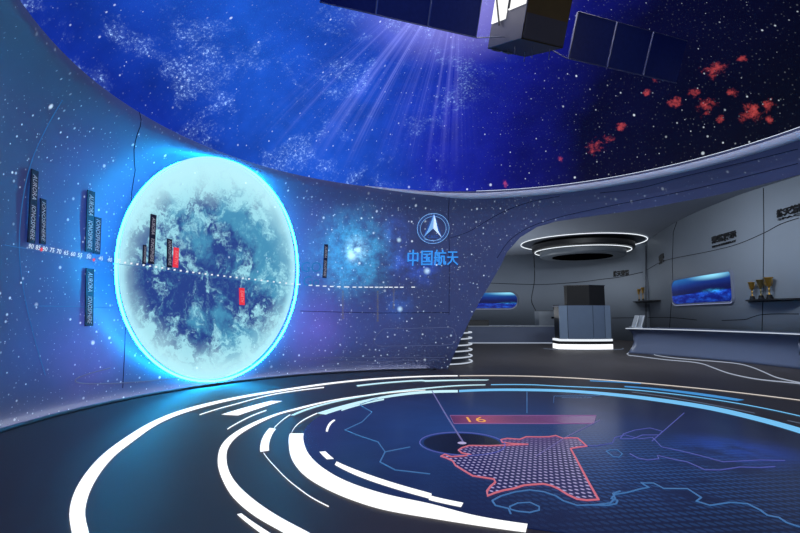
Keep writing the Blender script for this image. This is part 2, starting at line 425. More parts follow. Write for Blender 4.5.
# ------------------------------------------------------------------ star ceiling
DC = Vector((WC.x, WC.y, 3.25)); DR, DH = 4.72, 2.1
def dome_hit(px, py):
    d = ray(px, py); o = Vector((0, 0, H)) - DC
    a = (d.x**2+d.y**2)/DR**2 + d.z**2/DH**2
    b = 2*((o.x*d.x+o.y*d.y)/DR**2 + o.z*d.z/DH**2); c = (o.x**2+o.y**2)/DR**2 + o.z**2/DH**2 - 1
    t = (-b+math.sqrt(b*b-4*a*c))/(2*a); return Vector((0, 0, H)) + d*t
GC = (.5, 1.8)
def gno(px, py):
    p = dome_hit(px, py); z = p.z - 1.0
    return (p.x-GC[0])/z, (p.y-GC[1])/z
def dome_mat():
    t = NT('star_ceiling')
    pos = t.n('ShaderNodeNewGeometry').outputs['Position']
    x, y, z = t.sep(pos)
    zz = t.sub(z, 1.0)
    gx = t.M('DIVIDE', t.sub(x, GC[0]), zz); gy = t.M('DIVIDE', t.sub(y, GC[1]), zz)
    g = t.comb(gx, gy, 0.0)
    nA, _ = t.noise(pos, .5, 4, .6); nB, _ = t.noise(pos, 1.3, 6, .65)
    x0, x1 = dome_hit(60, 20).x, dome_hit(790, 60).x
    f = t.add(t.M('DIVIDE', t.sub(x, x0), x1-x0), t.mul(t.sub(nA, .5), .16))
    base = t.ramp(f, [(0, s2l((14, 44, 150))), (.18, s2l((28, 84, 200))), (.36, s2l((28, 72, 190))), (.52, s2l((26, 40, 165))), (.66, s2l((16, 20, 118))), (.8, s2l((6, 6, 44))), (1, s2l((3, 3, 18)))])
    base = t.cscale(base, t.add(.45, t.mul(nB, 1.1)))
    # lilac fan of light rays painted into the ceiling picture, from above the spacecraft
    sx, sy = gno(462, -40)
    dx, dy = t.sub(gx, sx), t.sub(gy, sy)
    def ang(px, py):
        a = gno(px, py); return math.atan2(a[1]-sy, a[0]-sx)
    an = t.M('ARCTAN2', dy, dx); rr = t.V('LENGTH', t.comb(dx, dy, 0.0))
    a0, a1 = sorted((ang(230, 150), ang(478, 190)))
    nr, _ = t.noise(t.comb(t.mul(an, 9.0), 0.0, 0.0), 1.0, 5, .8)
    fan = t.mul(t.mul(t.sstep(an, a0-.1, a0+.25), t.sstep(an, a1+.1, a1-.15)), t.sstep(nr, .46, .8))
    rmax = max(math.hypot(gno(300, 150)[0]-sx, gno(300, 150)[1]-sy), .5)
    fan = t.mul(fan, t.sstep(rr, rmax*1.25, rmax*.1))
    base = t.cadd(base, t.cscale(s2l((150, 155, 220))+(1,), t.mul(fan, 1.15)))
    c0 = gno(455, 2); hd = t.V('LENGTH', t.comb(t.sub(gx, c0[0]), t.sub(gy, c0[1]), 0.0))
    base = t.cadd(base, t.cscale(s2l((175, 165, 215))+(1,), t.mul(t.sstep(hd, .42, 0.0), .6)))  # soft glow painted in where the rays start
    # white star clouds on the left
    nC, _ = t.noise(pos, 1.1, 8, .72, .3); nD, _ = t.noise(pos, 26, 3, .75)
    left = t.sstep(f, .66, .42)
    cl = t.mul(t.sstep(nC, .5, .7), t.mul(left, t.add(.1, t.mul(t.sstep(nD, .5, .68), 1.2))))
    base = t.cadd(base, t.cscale((.42, .66, .95, 1), t.mul(cl, .9)))
    # red nebulae on the right
    nE, _ = t.noise(pos, 9, 6, .72); red = None
    for px, py, rad in ((595, 147, .34), (622, 127, .18), (674, 102, .26), (707, 106, .32), (694, 92, .18), (715, 70, .34), (742, 58, .14), (752, 112, .34), (505, 184, .16), (560, 160, .14), (647, 93, .14), (655, 80, .12), (733, 92, .16), (768, 104, .18), (720, 120, .16), (608, 138, .2), (770, 120, .12)):
        c = dome_hit(px, py); dd = t.V('DISTANCE', pos, tuple(c))
        k = t.mul(t.sstep(dd, rad*.8, 0.0), 1.0); red = k if red is None else t.M('MAXIMUM', red, k)
    rd = t.sstep(t.add(nE, t.mul(t.sub(red, .5), .30)), .49, .76)
    rd = t.mul(rd, t.sstep(red, .0, .3))
    base = t.cadd(base, t.cscale(s2l((215, 78, 72))+(1,), t.mul(rd, t.add(.25, t.mul(nD, .7)))))
    rho = t.V('LENGTH', t.comb(t.sub(x, WC.x), t.sub(y, WC.y), 0.0))
    ch = t.comb(t.mul(t.M('ARCTAN2', t.sub(x, WC.x), t.sub(y, WC.y)), 4.5), t.mul(t.M('ARCTAN2', t.sub(z, 3.2), rho), 4.2), 0.0)
    s1 = t.stars(ch, 2.6, .030, .4, '2D'); s2_ = t.stars(ch, 6, .018, .5, '2D'); s3 = t.mul(t.stars(ch, 15, .014, .8, '2D'), t.add(.12, t.mul(cl, 2.5)))
    st = t.add(t.add(t.mul(s1, .8), t.mul(s2_, .6)), t.mul(s3, .7))
    base = t.cadd(base, t.cscale((.8, .9, 1.0, 1), st))
    return t.principled((.01, .012, .02, 1), .6, 0, .1, base, 1.0)
vs, fs = [], []
n, m = 96, 20
for j in range(m):
    a = j/m*pi/2
    for k in range(n): vs.append((DC.x+DR*cos(a)*sin(2*pi*k/n), DC.y+DR*cos(a)*cos(2*pi*k/n), DC.z+DH*sin(a)))
vs.append((DC.x, DC.y, DC.z+DH))
for j in range(m-1):
    for k in range(n): k2 = (k+1) % n; fs.append((j*n+k, j*n+k2, (j+1)*n+k2, (j+1)*n+k))
for k in range(n): fs.append(((m-1)*n+k, (m-1)*n+(k+1) % n, m*n))
structure(mesh_obj('ceiling', vs, fs, dome_mat(), None, True), 'domed ceiling screen showing stars and nebulae')

# ------------------------------------------------------------------ floor
def floor_mat():
    t = NT('dark_polished_floor'); pos = t.n('ShaderNodeNewGeometry').outputs['Position']
    n1, _ = t.noise(pos, .8, 5, .6); n2, _ = t.noise(pos, 30, 2)
    base = t.cscale(s2l((74, 71, 74))+(1,), t.add(.7, t.mul(n1, .6)))
    return t.principled(base, t.add(.40, t.mul(n1, .1)), 0, .06)
fl = MB().box((-7, -3, -.12), (11, 22, 0)).build('floor', floor_mat()); structure(fl, 'dark polished floor')

def polar(p): d = Vector((p.x-FC.x, p.y-FC.y)); return math.atan2(d.x, d.y), d.length
ZS = .006
def floor_band(name, outer, inner, label, mat, z=.0055, group='light strips inlaid in the floor', n=90):
    def tab(px):
        T = []
        last = None
        for p in px:
            th, r = polar(ground(*p))
            if last is not None:
                while th-last > pi: th -= 2*pi
                while th-last < -pi: th += 2*pi
            T.append((th, r)); last = th
        return T
    A, B = tab(outer), tab(inner)
    while B[0][0]-A[0][0] > pi: B = [(t-2*pi, r) for t, r in B]
    while B[0][0]-A[0][0] < -pi: B = [(t+2*pi, r) for t, r in B]
    def samp(T):
        # smooth radius over angle, sampled along the run
        P = spline([Vector((t, r)) for t, r in T], 6) if len(T) > 2 else [Vector(x) for x in T]
        L = [0]
        for a, b in zip(P, P[1:]): L.append(L[-1]+abs(b.x-a.x)+1e-9)
        out = []; j = 0
        for k in range(n+1):
            s = L[-1]*k/n
            while j < len(P)-2 and L[j+1] < s: j += 1
            w = (s-L[j])/(L[j+1]-L[j]); q = P[j].lerp(P[j+1], min(max(w, 0), 1))
            out.append((FC.x+q.y*sin(q.x), FC.y+q.y*cos(q.x), z))
        return out
    o = MB().strip(samp(A), samp(B), .0015).build(name, mat)
    return tag(o, label, 'floor light', group)
def thin(px, w):   # centre line and width in px
    return [(x, y-w/2) for x, y in px], [(x, y+w/2) for x, y in px]
Z6 = lambda L: [(60+x/2.162, 350+y/2.162) for x, y in L]
Z7 = lambda L: [(430+x/2.162, 350+y/2.162) for x, y in L]
Z8 = lambda L: [(180+x/3.333, 350+y/3.333) for x, y in L]
ZR = lambda L: [(560+x/3.333, 350+y/3.333) for x, y in L]
NM = 'floor_light_strip'
floor_band(NM, Z6([(30, 430), (25, 396), (20, 355), (30, 312), (58, 265), (100, 221), (150, 185), (250, 135), (370, 104.5), (500, 83), (650, 64.5), (800, 56.2)]) + Z7([(60, 55.5)]),
           Z6([(70, 430), (62, 396), (54, 355), (62, 315), (84, 272), (120, 229), (166, 193), (250, 144), (370, 110), (500, 87), (650, 67.5), (800, 58.4)]) + Z7([(60, 57.5)]),
           'widest sweeping white arc, outermost on the floor, broad at bottom left', M_white)
a, b = thin(Z7([(64, 56.5), (200, 57), (330, 62.5), (500, 76), (700, 97), (800, 109.5), (860, 118)]), .75)
floor_band(NM, a, b, 'hair-thin warm white outermost arc on the far right of the floor', M_warm)
a, b = thin(Z8([(65, 218), (130, 197), (200, 178), (330, 146), (480, 126)]), .9)
floor_band(NM, a, b, 'hair-thin white arc just inside the outermost arc under the globe', M_white)
floor_band(NM, Z8([(138, 217), (218, 193), (303, 171)]), Z8([(194, 220), (265, 196), (341, 172)]), 'short fat white dash between the two outer arcs', M_white)
a, b = thin(Z8([(158, 266), (200, 241), (245, 219), (288, 203)]), 1.1)
floor_band(NM, a, b, 'short thin white arc below the fat white dash', M_white)
floor_band(NM, Z6([(540, 430), (480, 396), (420, 361), (375, 322), (350, 280), (341, 237), (350, 206), (372, 184), (420, 157), (470, 138), (520, 124.5), (600, 107), (700, 94), (790, 87)]),
           Z6([(600, 430), (535, 396), (470, 361), (414, 322), (375, 282), (360, 240), (364, 212), (385, 187), (430, 160), (476, 140), (524, 127.5), (601, 109), (700, 95.5), (790, 88.2)]),
           'second long white arc, complete and tapering, inside the outermost arc', M_white)
floor_band(NM, Z6([(433, 222), (436, 196), (453, 170)]), Z6([(452, 219), (454, 196), (467, 172)]), 'stubby white block on the third arc', M_white)
a, b = thin(Z6([(440, 224), (452, 240), (472, 262), (510, 297), (545, 322), (581, 341)]), 1.1)
floor_band(NM, a, b, 'thin white tail curving down from the stubby block', M_white)
a, b = thin(Z6([(463, 170), (475, 158), (498, 141)]), 1.0)
floor_band(NM, a, b, 'thin white link from the stubby block up to the third arc', M_white)
floor_band(NM, Z8([(368, 220), (420, 198), (500, 175), (640, 148), (800, 129)]) + Z7([(60, 77), (120, 75.5)]), Z8([(380, 220), (428, 201), (504, 179), (642, 152.5), (800, 133)]) + Z7([(60, 79), (120, 77)]), 'third arc, bright pale cyan stripe running to the far side', M_cyan)
floor_band(NM, Z6([(497, 182), (495, 210), (505, 245), (532, 276), (580, 305), (640, 330), (700, 348), (800, 366)]) + Z7([(100, 382), (207, 397)]),
           Z6([(527, 182), (528, 205), (540, 230), (570, 258), (620, 286), (700, 313), (800, 335)]) + Z7([(100, 361), (211, 379)]), 'broadest white crescent at the near left edge of the map screen', M_white, n=120)
a, b = thin(Z6([(500, 184), (505, 172), (520, 157), (556, 138)]), 1.0)
floor_band(NM, a, b, 'thin white line rising from the top of the broad crescent', M_white)
floor_band(NM, Z8([(455, 213), (540, 187), (640, 163), (800, 139)]) + Z7([(60, 87.5)]), Z8([(486, 217), (560, 193), (650, 168), (800, 147)]) + Z7([(60, 92.5)]), 'pale cyan stripe on the far left rim of the map screen', M_cyan)
floor_band(NM, Z7([(63, 87.5), (200, 84.5), (300, 87), (400, 94.5), (500, 106), (600, 121), (700, 143), (800, 170), (860, 190)]), Z7([(63, 92), (200, 89.5), (300, 92.5), (400, 101), (500, 113.5), (600, 130), (700, 153), (800, 182), (860, 204)]), 'long sky-blue stripe on the far right rim of the map screen', M_blue, n=120)
a, b = thin(Z8([(538, 203), (600, 184), (680, 166)]), 1.2)
floor_band(NM, a, b, 'thin white arc inside the far left rim of the map', M_cyan)
floor_band(NM, Z8([(486, 274), (490, 258), (500, 243), (513, 234)]), Z8([(493, 274), (497, 260), (506, 246), (518, 236)]), 'tiny white curved tick inside the map rim', M_white)
floor_band(NM, Z6([(561, 222), (577, 238)]), Z6([(574, 221), (592, 237)]), 'tiny white square above the inner white bar', M_white)
floor_band(NM, Z6([(594, 250), (645, 275), (720, 301), (800, 324)]) + Z7([(0, 327), (67, 342)]), Z6([(598, 243), (650, 265), (720, 289), (800, 312)]) + Z7([(0, 317), (72, 333)]), 'slim white bar inside the broad crescent', M_white)
floor_band(NM, Z6([(383, 358), (430, 396), (480, 430)]), Z6([(392, 356), (450, 396), (505, 430)]), 'short white stroke at the near edge outside the second arc', M_white)
floor_band(NM, Z8([(588, 119), (690, 108), (800, 101)]) + Z7([(0, 66), (128, 65)]), Z8([(592, 123), (692, 112), (800, 105)]) + Z7([(0, 69), (122, 66.5)]), 'pale cyan stripe beyond the map just inside the outermost arc', M_cyan)
a, b = thin(ZR([(-230, 117), (-100, 117), (0, 122), (120, 127), (240, 134), (400, 151), (600, 181), (800, 222)]), .75)
floor_band(NM, a, b, 'hair-thin blue arc just outside the sky-blue stripe', M_blue)
floor_band(NM, ZR([(215, 121), (300, 127), (400, 137), (510, 151.5), (615, 168)]), ZR([(215, 125), (300, 132), (400, 144), (500, 158), (590, 171)]), 'deep blue stripe at far right thickening towards its near end', M_dimblue)
a, b = thin(ZR([(100, 104), (180, 107.5), (270, 113)]), .9)
floor_band(NM, a, b, 'short thin deep blue dash behind the deep blue stripe', M_dimblue)
a, b = thin(ZR([(240, 142), (400, 165), (520, 187), (650, 213)]), .8)
floor_band(NM, a, b, 'faint grey hairline between the blue stripes on the right', M_grey_dim)
a, b = thin(ZR([(758, 237), (800, 246), (840, 255)]), .9)
floor_band(NM, a, b, 'short pale blue dash at the right edge of the picture', M_grey_dim)

# round map screen
def map_mat():
    t = NT('map_display'); pos = t.n('ShaderNodeNewGeometry').outputs['Position']
    x, y, z = t.sep(pos)
    n1, _ = t.noise(pos, .7, 4, .6); n2, _ = t.noise(pos, 2.0, 5, .65)
    c = ground(480, 430); c2 = ground(735, 450)
    d = t.V('DISTANCE', pos, tuple(c)); d2 = t.V('DISTANCE', pos, tuple(c2))
    col = t.ramp(t.M('DIVIDE', d, 2.8), [(0, s2l((28, 62, 124))), (.3, s2l((24, 50, 104))), (.65, s2l((24, 34, 72))), (1, s2l((18, 22, 42)))])
    col = t.cscale(col, t.add(.35, t.mul(n1, 1.0)))
    # radial streaks of the picture
    an = t.M('ARCTAN2', t.sub(x, FC.x), t.sub(y, FC.y)); ns, _ = t.noise(t.comb(t.mul(an, 6), 0.0, 0.0), 1.0, 5, .7)
    col = t.cscale(col, t.add(.72, t.mul(ns, .5)))
    # halftone of the land on the right
    u = t.M('FRACT', t.mul(t.add(x, t.mul(y, .55)), 22)); v = t.M('FRACT', t.mul(t.sub(y, t.mul(x, .1)), 16))
    dot = t.V('LENGTH', t.comb(t.sub(u, .5), t.sub(v, .5), 0.0))
    land = t.mul(t.sstep(n2, .36, .5), t.sstep(t.V('DISTANCE', pos, tuple(ground(640, 470))), 1.5, .3))
    col = t.cadd(col, t.cscale(s2l((46, 92, 150))+(1,), t.mul(t.mul(t.sstep(dot, .42, .25), land), .38)))
    col = t.cadd(col, t.cscale(s2l((20, 70, 190))+(1,), t.mul(t.mul(t.sstep(d2, .6, .05), t.sstep(n2, .3, .6)), .35)))  # blue reflection of a wall screen painted into the map picture
    return t.principled((.012, .016, .028, 1), .2, 0, .07, col, 1.0)
mp = thing('floor_map_screen', (FC.x, FC.y, 0), 'round floor screen showing a blue map with one red-outlined province', 'floor screen')
MB().lathe([(2.14, .0005), (2.14, .004), (2.13, .0045)], (FC.x, FC.y, 0), 128).build('display', map_mat(), mp)
M_red = emitter('coral_map_outline', (214, 112, 130), .85)
M_coast = emitter('blue_map_line', (66, 116, 176), .85)
M_coast2 = emitter('violet_map_line', (92, 100, 190), .7)
ZQ = lambda L: [(430+x/4.21, 395+y/4.21) for x, y in L]
ZT = lambda L: [(600+x/4, 400+y/4) for x, y in L]
ZM = .0052
region = ZQ([(46, 258), (62, 250), (90, 260), (135, 257), (172, 252), (135, 245), (120, 232), (135, 222), (165, 213), (250, 214), (330, 211), (412, 208), (345, 205), (305, 200), (298, 188), (325, 183), (378, 187), (405, 176), (460, 177), (500, 176), (530, 171), (560, 183), (590, 180), (622, 182), (640, 197), (660, 216), (625, 220), (592, 226), (612, 262), (640, 315), (672, 375), (710, 441), (660, 444), (620, 439), (580, 420), (540, 395), (510, 382), (475, 375), (430, 378), (395, 381), (350, 395), (310, 402), (275, 412), (242, 426), (240, 405), (255, 385), (275, 368), (270, 355), (225, 348), (180, 341), (140, 317), (108, 297), (96, 278), (70, 266)])
G = [ground(*p, z=ZM) for p in region]
def region_mat():
    t = NT('halftone_region'); pos = t.n('ShaderNodeNewGeometry').outputs['Position']; x, y, z = t.sep(pos)
    u = t.M('FRACT', t.mul(t.add(x, t.mul(y, .4)), 26)); v = t.M('FRACT', t.mul(t.sub(y, t.mul(x, .15)), 19))
    dot = t.V('LENGTH', t.comb(t.sub(u, .5), t.sub(v, .5), 0.0))
    c1 = ground(530, 440); g = t.sstep(y, c1.y-.45, c1.y+.35)
    n1, _ = t.noise(pos, 2.5, 4)
    bg = t.mix(g, s2l((32, 30, 78)), s2l((70, 48, 108)))
    bg = t.cscale(bg, t.add(.7, t.mul(n1, .6)))
    fg = t.mix(g, s2l((172, 162, 212)), s2l((112, 92, 150)))
    return t.principled((.01, .01, .02, 1), .2, 0, .35, t.mix(t.mul(t.sstep(dot, .32, .16), t.sub(1.0, t.mul(g, .8))), bg, fg), 1.0)
MB().prism([(p.x, p.y) for p in G], .0047, ZM).build('highlighted_region', region_mat(), mp)
def floor_line_(name, px, r, mat, closed=False, z=.006): return floor_line(name, px, r*.85, mat, closed, z)
def floor_line(name, px, r, mat, closed=False, z=.006):
    return MB().tube([ground(*p, z=z) for p in px], r, 5, closed).build(name, mat, mp, True)
floor_line('region_outline', region, .0065, M_red, True)
# coast lines
floor_line_('map_line', ZQ([(262, 445), (300, 425), (360, 408), (420, 400), (480, 408), (530, 425), (560, 445), (620, 465), (700, 462), (760, 455), (780, 435), (770, 415), (800, 405)]) , .006, M_coast)
floor_line_('map_line', ZQ([(262, 445), (275, 465), (330, 478), (340, 500)]), .006, M_coast)
floor_line_('map_line', ZQ([(335, 470), (370, 455), (420, 452), (460, 470), (460, 485), (420, 495), (370, 490), (340, 482)]), .005, M_coast, True)
floor_line_('map_line', ZT([(-30, 420), (30, 422), (65, 415), (70, 402), (45, 395), (60, 378), (110, 370), (165, 355), (195, 350), (165, 332), (215, 333), (255, 354), (350, 355), (405, 390), (385, 405), (440, 422), (520, 410), (590, 415), (640, 440), (670, 462), (715, 470), (745, 490), (800, 508)]), .006, M_coast)
floor_line_('map_line', ZT([(120, 215), (150, 232), (190, 240), (235, 235), (230, 222), (290, 236), (350, 248), (420, 279), (480, 280), (560, 268), (640, 270), (700, 266)]), .005, M_coast2)
floor_line_('map_line', ZT([(-80, 180), (-20, 184), (50, 172), (60, 150), (100, 140), (160, 155), (210, 150), (245, 187), (330, 205), (400, 222), (490, 247), (560, 244), (640, 240), (740, 242)]), .0045, M_coast2)
floor_line_('map_line', ZT([(80, 155), (95, 135), (140, 120), (200, 112), (250, 125), (235, 140), (170, 140), (130, 155)]), .0045, M_coast2, True)
floor_line_('map_line', ZT([(25, 205), (50, 225), (75, 230), (90, 215), (70, 200), (40, 200)]), .0045, M_coast, True)
floor_line_('map_line', [(378, 398), (360, 405), (372, 412), (362, 422), (345, 430), (360, 436), (378, 442), (385, 452), (410, 447)], .006, M_coast)
floor_line_('map_line', [(385, 452), (380, 462), (395, 470), (430, 474)], .006, M_coast)
# pale bearing lines and target circle
M_ray = emitter('pale_violet_line', (120, 115, 180), .7)
floor_line('bearing_line', [(432, 391), (446, 415), (463, 442)], .007, M_ray)
floor_line('bearing_line', [(527, 392), (527, 413)], .005, M_coast)
floor_line('bearing_line', [(600, 420), (566, 437), (536, 456)], .0035, M_ray)
floor_line('bearing_line', [(684, 413), (652, 441)], .004, M_coast2)
cc = ground(462, 443, .0048)
ring = [(cc.x+.33*cos(a), cc.y+.33*sin(a), .006) for a in [2*pi*k/48 for k in range(48)]]
MB().lathe([(.30, .0046), (.30, .005)], (cc.x, cc.y, 0), 48).build('target_disc', simple('dark_disc', (10, 16, 34), .2), mp)
MB().tube(ring, .005, 5, True).build('target_ring', M_coast2, mp, True)
MB().lathe([(.035, .005), (.03, .0075), (.012, .009)], (cc.x, cc.y, 0), 20).build('target_point', emitter('target_glow', (185, 175, 220), .9), mp)
# plum banner on the map with a gold numeral
bq = [ground(*p, z=.0055) for p in ZQ([(100, 120), (688, 120), (700, 86), (84, 86)])]
def banner_mat():
    t = NT('plum_banner'); pos = t.n('ShaderNodeNewGeometry').outputs['Position']; x, y, z = t.sep(pos)
    n1, _ = t.noise(pos, 2.0, 3)
    col = t.ramp(t.M('DIVIDE', t.sub(x, bq[0].x), bq[1].x-bq[0].x, clamp=True), [(0, s2l((100, 46, 90))), (.25, s2l((160, 72, 112))), (.5, s2l((112, 58, 110))), (1, s2l((104, 60, 130)))])
    return t.principled((.01, .01, .02, 1), .2, 0, .35, t.cscale(col, t.add(.7, t.mul(n1, .5))), .75)
MB().prism([(p.x, p.y) for p in bq], .0047, .0055).build('banner', banner_mat(), mp)
floor_line('banner_border', ZQ([(84, 86), (700, 86), (688, 120), (100, 120)]), .004, emitter('banner_edge', (150, 100, 160), .8), True)
V, Fs, w, h = text_mesh('16', 1.0)
c = (bq[0]+bq[3])/2; dirx = (bq[1]-bq[0]).normalized(); diry = Vector((-dirx.y, dirx.x, 0))
ctr = ground(*ZQ([(195, 103)])[0], z=.0062); sx = .17/w; sy = abs((bq[3]-bq[0]).dot(diry))*.62/h
mesh_obj('numeral', [ctr + dirx*(v.x*sx) + diry*(v.y*sy) for v in V], Fs, emitter('gold_numeral', (235, 165, 70), 1.0), mp)
V, Fs, w, h = text_mesh('PROVINCE MAP', 1.0)
c0, c1 = ground(562, 397.5, .0062), ground(592, 397.5, .0062); L = (c1-c0).length
mesh_obj('caption', [(c0+c1)/2 + Vector((v.x*L/w, v.y*L/w*1.6, 0)) for v in V], Fs, M_coast, mp)
floor_line('caption_bracket', [(553.5, 403), (554, 396), (600, 395.5)], .003, M_coast)

# ------------------------------------------------------------------ the earth picture on the wall
STAND = .08
def Re(z): return 4.50 - .155*z - .08*max(0, z-2)**2
def earth_hit(px, py, extra=0.0):          # direction -> point on the face of the standing disc
    d = ray(px, py); o = Vector((0, 0, H)); a, b = .5, 12
    k = a
    while k < b:
        p = o + d*k
        if math.hypot(p.x-WC.x, p.y-WC.y) - Re(p.z) + STAND + extra > 0 and k > 1.5: break
        k += .005
    return math.atan2(p.x-WC.x, p.y-WC.y), p.z
ect, ecz = earth_hit(206.5, 268)
EB = [earth_hit(206.5 + 88.5*sin(2*pi*k/120), 268 - 111.5*cos(2*pi*k/120)) for k in range(120)]
def earth_mat():
    t = NT('earth_picture'); p = t.n('ShaderNodeTexCoord').outputs['UV']; x, y, _ = t.sep(p)
    q = t.comb(x, y, 0.0)
    _, wc = t.noise(q, 2.6, 5, .6); warp = t.V('ADD', q, t.scale(t.V('SUBTRACT', wc, (.5, .5, .5)), .7))
    nl, _ = t.noise(t.V('ADD', q, (4.1, 2.6, 0)), 1.5, 6, .6)
    ncl, _ = t.noise(warp, 3.6, 10, .7, .5)
    nf, _ = t.noise(warp, 9, 6, .75)
    land = t.sstep(t.add(nl, t.mul(x, .12)), .46, .58)
    col = t.mix(land, s2l((22, 54, 128)), s2l((62, 138, 176)))
    col = t.mix(t.mul(t.sstep(nf, .5, .75), .5), col, s2l((120, 205, 220)))
    cloud = t.mul(t.sstep(t.add(ncl, t.mul(t.M('ABSOLUTE', t.add(y, .1)), .16)), .53, .67), .85)
    col = t.mix(cloud, col, s2l((160, 226, 238)))
    # limb of the picture: pale towards the edge, most at the poles
    rr = t.V('LENGTH', q); rp = t.V('LENGTH', t.comb(t.mul(x, .86), t.mul(t.add(y, .05), 1.12), 0.0))
    nn, _ = t.noise(q, 2.5, 4)
    limb = t.sstep(t.add(rp, t.mul(t.sub(nn, .5), .28)), .62, 1.04)
    col = t.mix(t.mul(limb, .92), col, s2l((184, 238, 246)))
    edge = t.sstep(rr, .9, 1.0)
    col = t.mix(t.mul(edge, .8), col, s2l((176, 240, 255)))
    s1 = t.stars(q, 9, .012, .3, '2D')
    col = t.cadd(col, t.cscale((.8, .9, 1, 1), t.mul(s1, .5)))
    return t.principled((.05, .06, .08, 1), .5, 0, .2, col, 1.05)
earth = thing('earth_globe_picture', wall_pt(ect, ecz), 'large glowing blue earth picture on the curved screen wall', 'projected globe')
vs, uv, fs = [], [], []
NRr, NA = 26, 120
def earth_pt(r, a, off):
    f = (a/(2*pi)*120) % 120; b0 = EB[int(f) % 120]; b1 = EB[(int(f)+1) % 120]; w = f-int(f)
    th, z = ect + r*(b0[0]*(1-w)+b1[0]*w-ect), ecz + r*(b0[1]*(1-w)+b1[1]*w-ecz); rr = Re(z) - off
    return Vector((WC.x + rr*sin(th), WC.y + rr*cos(th), z))
for j in range(NRr+1):
    r = j/NRr
    for k in range(NA):
        a = 2*pi*k/NA; vs.append(earth_pt(r, a, STAND + .04*math.sqrt(max(0, 1-r*r)))); uv.append((r*sin(a), r*cos(a)))
for j in range(NRr):
    for k in range(NA): k2 = (k+1) % NA; fs.append((j*NA+k, (j+1)*NA+k, (j+1)*NA+k2, j*NA+k2))
nf_ = len(vs)
for j in range(9):
    for k in range(NA): vs.append(earth_pt(.99*(1-j/8), 2*pi*k/NA, STAND-.012)); uv.append((0, 0))
for k in range(NA): k2 = (k+1) % NA; fs.append((NRr*NA+k, nf_+k, nf_+k2, NRr*NA+k2))
for j in range(8):
    for k in range(NA): k2 = (k+1) % NA; fs.append((nf_+j*NA+k, nf_+(j+1)*NA+k, nf_+(j+1)*NA+k2, nf_+j*NA+k2))
mesh_obj('disc', vs, fs, earth_mat(), earth, True, uv)
M_halo = emitter('added_halo_glow', (20, 180, 255), 72)  # hidden glowing tube added behind the disc to cast the halo
MB().tube([earth_pt(.985 + .06*max(0, sin(2*pi*k/96)) + .03*max(0, -cos(2*pi*k/96)), 2*pi*k/96, .035) for k in range(96)], .016, 6, True).build('added_halo_tube', M_halo, earth, True)

# ------------------------------------------------------------------ labels floating on the wall picture
def wall_frame(px, py, off, sf=None):
    if sf is None: sf = WS
    th, z = sf.hit(px, py); p = sf.pt(th, z, off)
    du = (sf.pt(th+.01, z, off)-sf.pt(th-.01, z, off)).normalized()
    dv = (sf.pt(th, z+.02, off)-sf.pt(th, z-.02, off)).normalized()
    return p, du, dv
M_tag = simple('dark_label', (20, 22, 40), .5, spec=.3, emit=(22, 24, 48), es=.6)
M_tagred = emitter('red_label', (236, 52, 70), .95)
M_ink = emitter('label_lettering', (170, 170, 190), .75)
M_inkred = emitter('red_label_lettering', (255, 140, 150), .9)
def name_tag(top, bot, wpx, lines, label, red=False, off=.03, sf=WS):
    a = sf.hit(*top); b = sf.hit(*bot)
    mid = ((top[0]+bot[0])/2, (top[1]+bot[1])/2)
    l = sf.hit(mid[0]-wpx/2, mid[1]); r = sf.hit(mid[0]+wpx/2, mid[1])
    hw = (r[0]-l[0])/2
    p0, p1 = sf.pt(a[0], a[1], off), sf.pt(b[0], b[1], off)
    c = (p0+p1)/2; root = thing('name_tag', c, label, 'label', 'upright labels on the wall screen')
    q = []
    for o_ in (off-.012, off):
        q += [sf.pt(b[0]-hw, b[1], o_), sf.pt(b[0]+hw, b[1], o_), sf.pt(a[0]+hw, a[1], o_), sf.pt(a[0]-hw, a[1], o_)]
    MB().hexa(q).build('plaque', M_tagred if red else M_tag, root)
    dn = p1-p0; Lt = dn.length; dn.normalize(); rt = (sf.pt(a[0]+hw, c.z, off)-sf.pt(a[0]-hw, c.z, off)); W = rt.length; rt.normalize()
    nrm = rt.cross(dn).normalized()
    if nrm.dot(Vector((WC.x, WC.y, c.z))-c) < 0: nrm = -nrm
    for body, s0, s1 in lines:
        V, Fs, w, h = text_mesh(body, 1.0, shear=.25)
        k = Lt*(s1-s0)/w; ctr = c + dn*(Lt*((s0+s1)/2-.5)) + nrm*.003
        ky = min(W*.62/h, k*1.6)
        mesh_obj('lettering', [ctr + dn*(v.x*k) + rt*(v.y*ky) for v in V], Fs, M_inkred if red else M_ink, root)
TWO = [('AURORA', .06, .40), ('IONOSPHERE', .48, .96)]
name_tag((32, 170), (28.5, 243), 7.5, TWO, 'long dark label farthest left on the wall screen, above the number scale')
name_tag((40.5, 199), (40, 244), 6, [('IONOSPHERE', .06, .94)], 'short dark label close beside the farthest left long label')
name_tag((89, 191), (87, 252), 8, TWO, 'long dark label left of the globe, above the number scale')
name_tag((96, 217.5), (94.5, 254), 7, [('IONOSPHERE', .06, .94)], 'shorter dark label nearest the left edge of the globe, above the scale')
name_tag((88, 268.6), (87, 326), 8, TWO, 'dark label left of the globe hanging below the number scale')
class ES:        # just in front of the globe picture
    hit = staticmethod(lambda px, py: earth_hit(px, py, .07))
    pt = staticmethod(lambda th, z, off=0.0: Vector((WC.x + (Re(z)-STAND-.055-off)*sin(th), WC.y + (Re(z)-STAND-.055-off)*cos(th), z)))
name_tag((153.3, 214.6), (151, 264), 5.8, TWO, 'tallest dark label standing on the globe picture', off=.02, sf=ES)
name_tag((144.6, 245), (144, 264), 3.4, [('IONOSPHERE', .08, .92)], 'smallest dark label, at the left of the tallest label on the globe', off=.02, sf=ES)
name_tag((169.4, 239), (169.4, 267.5), 5.0, [('IONOSPHERE', .06, .94)], 'dark label on the globe beside the red label', off=.02, sf=ES)
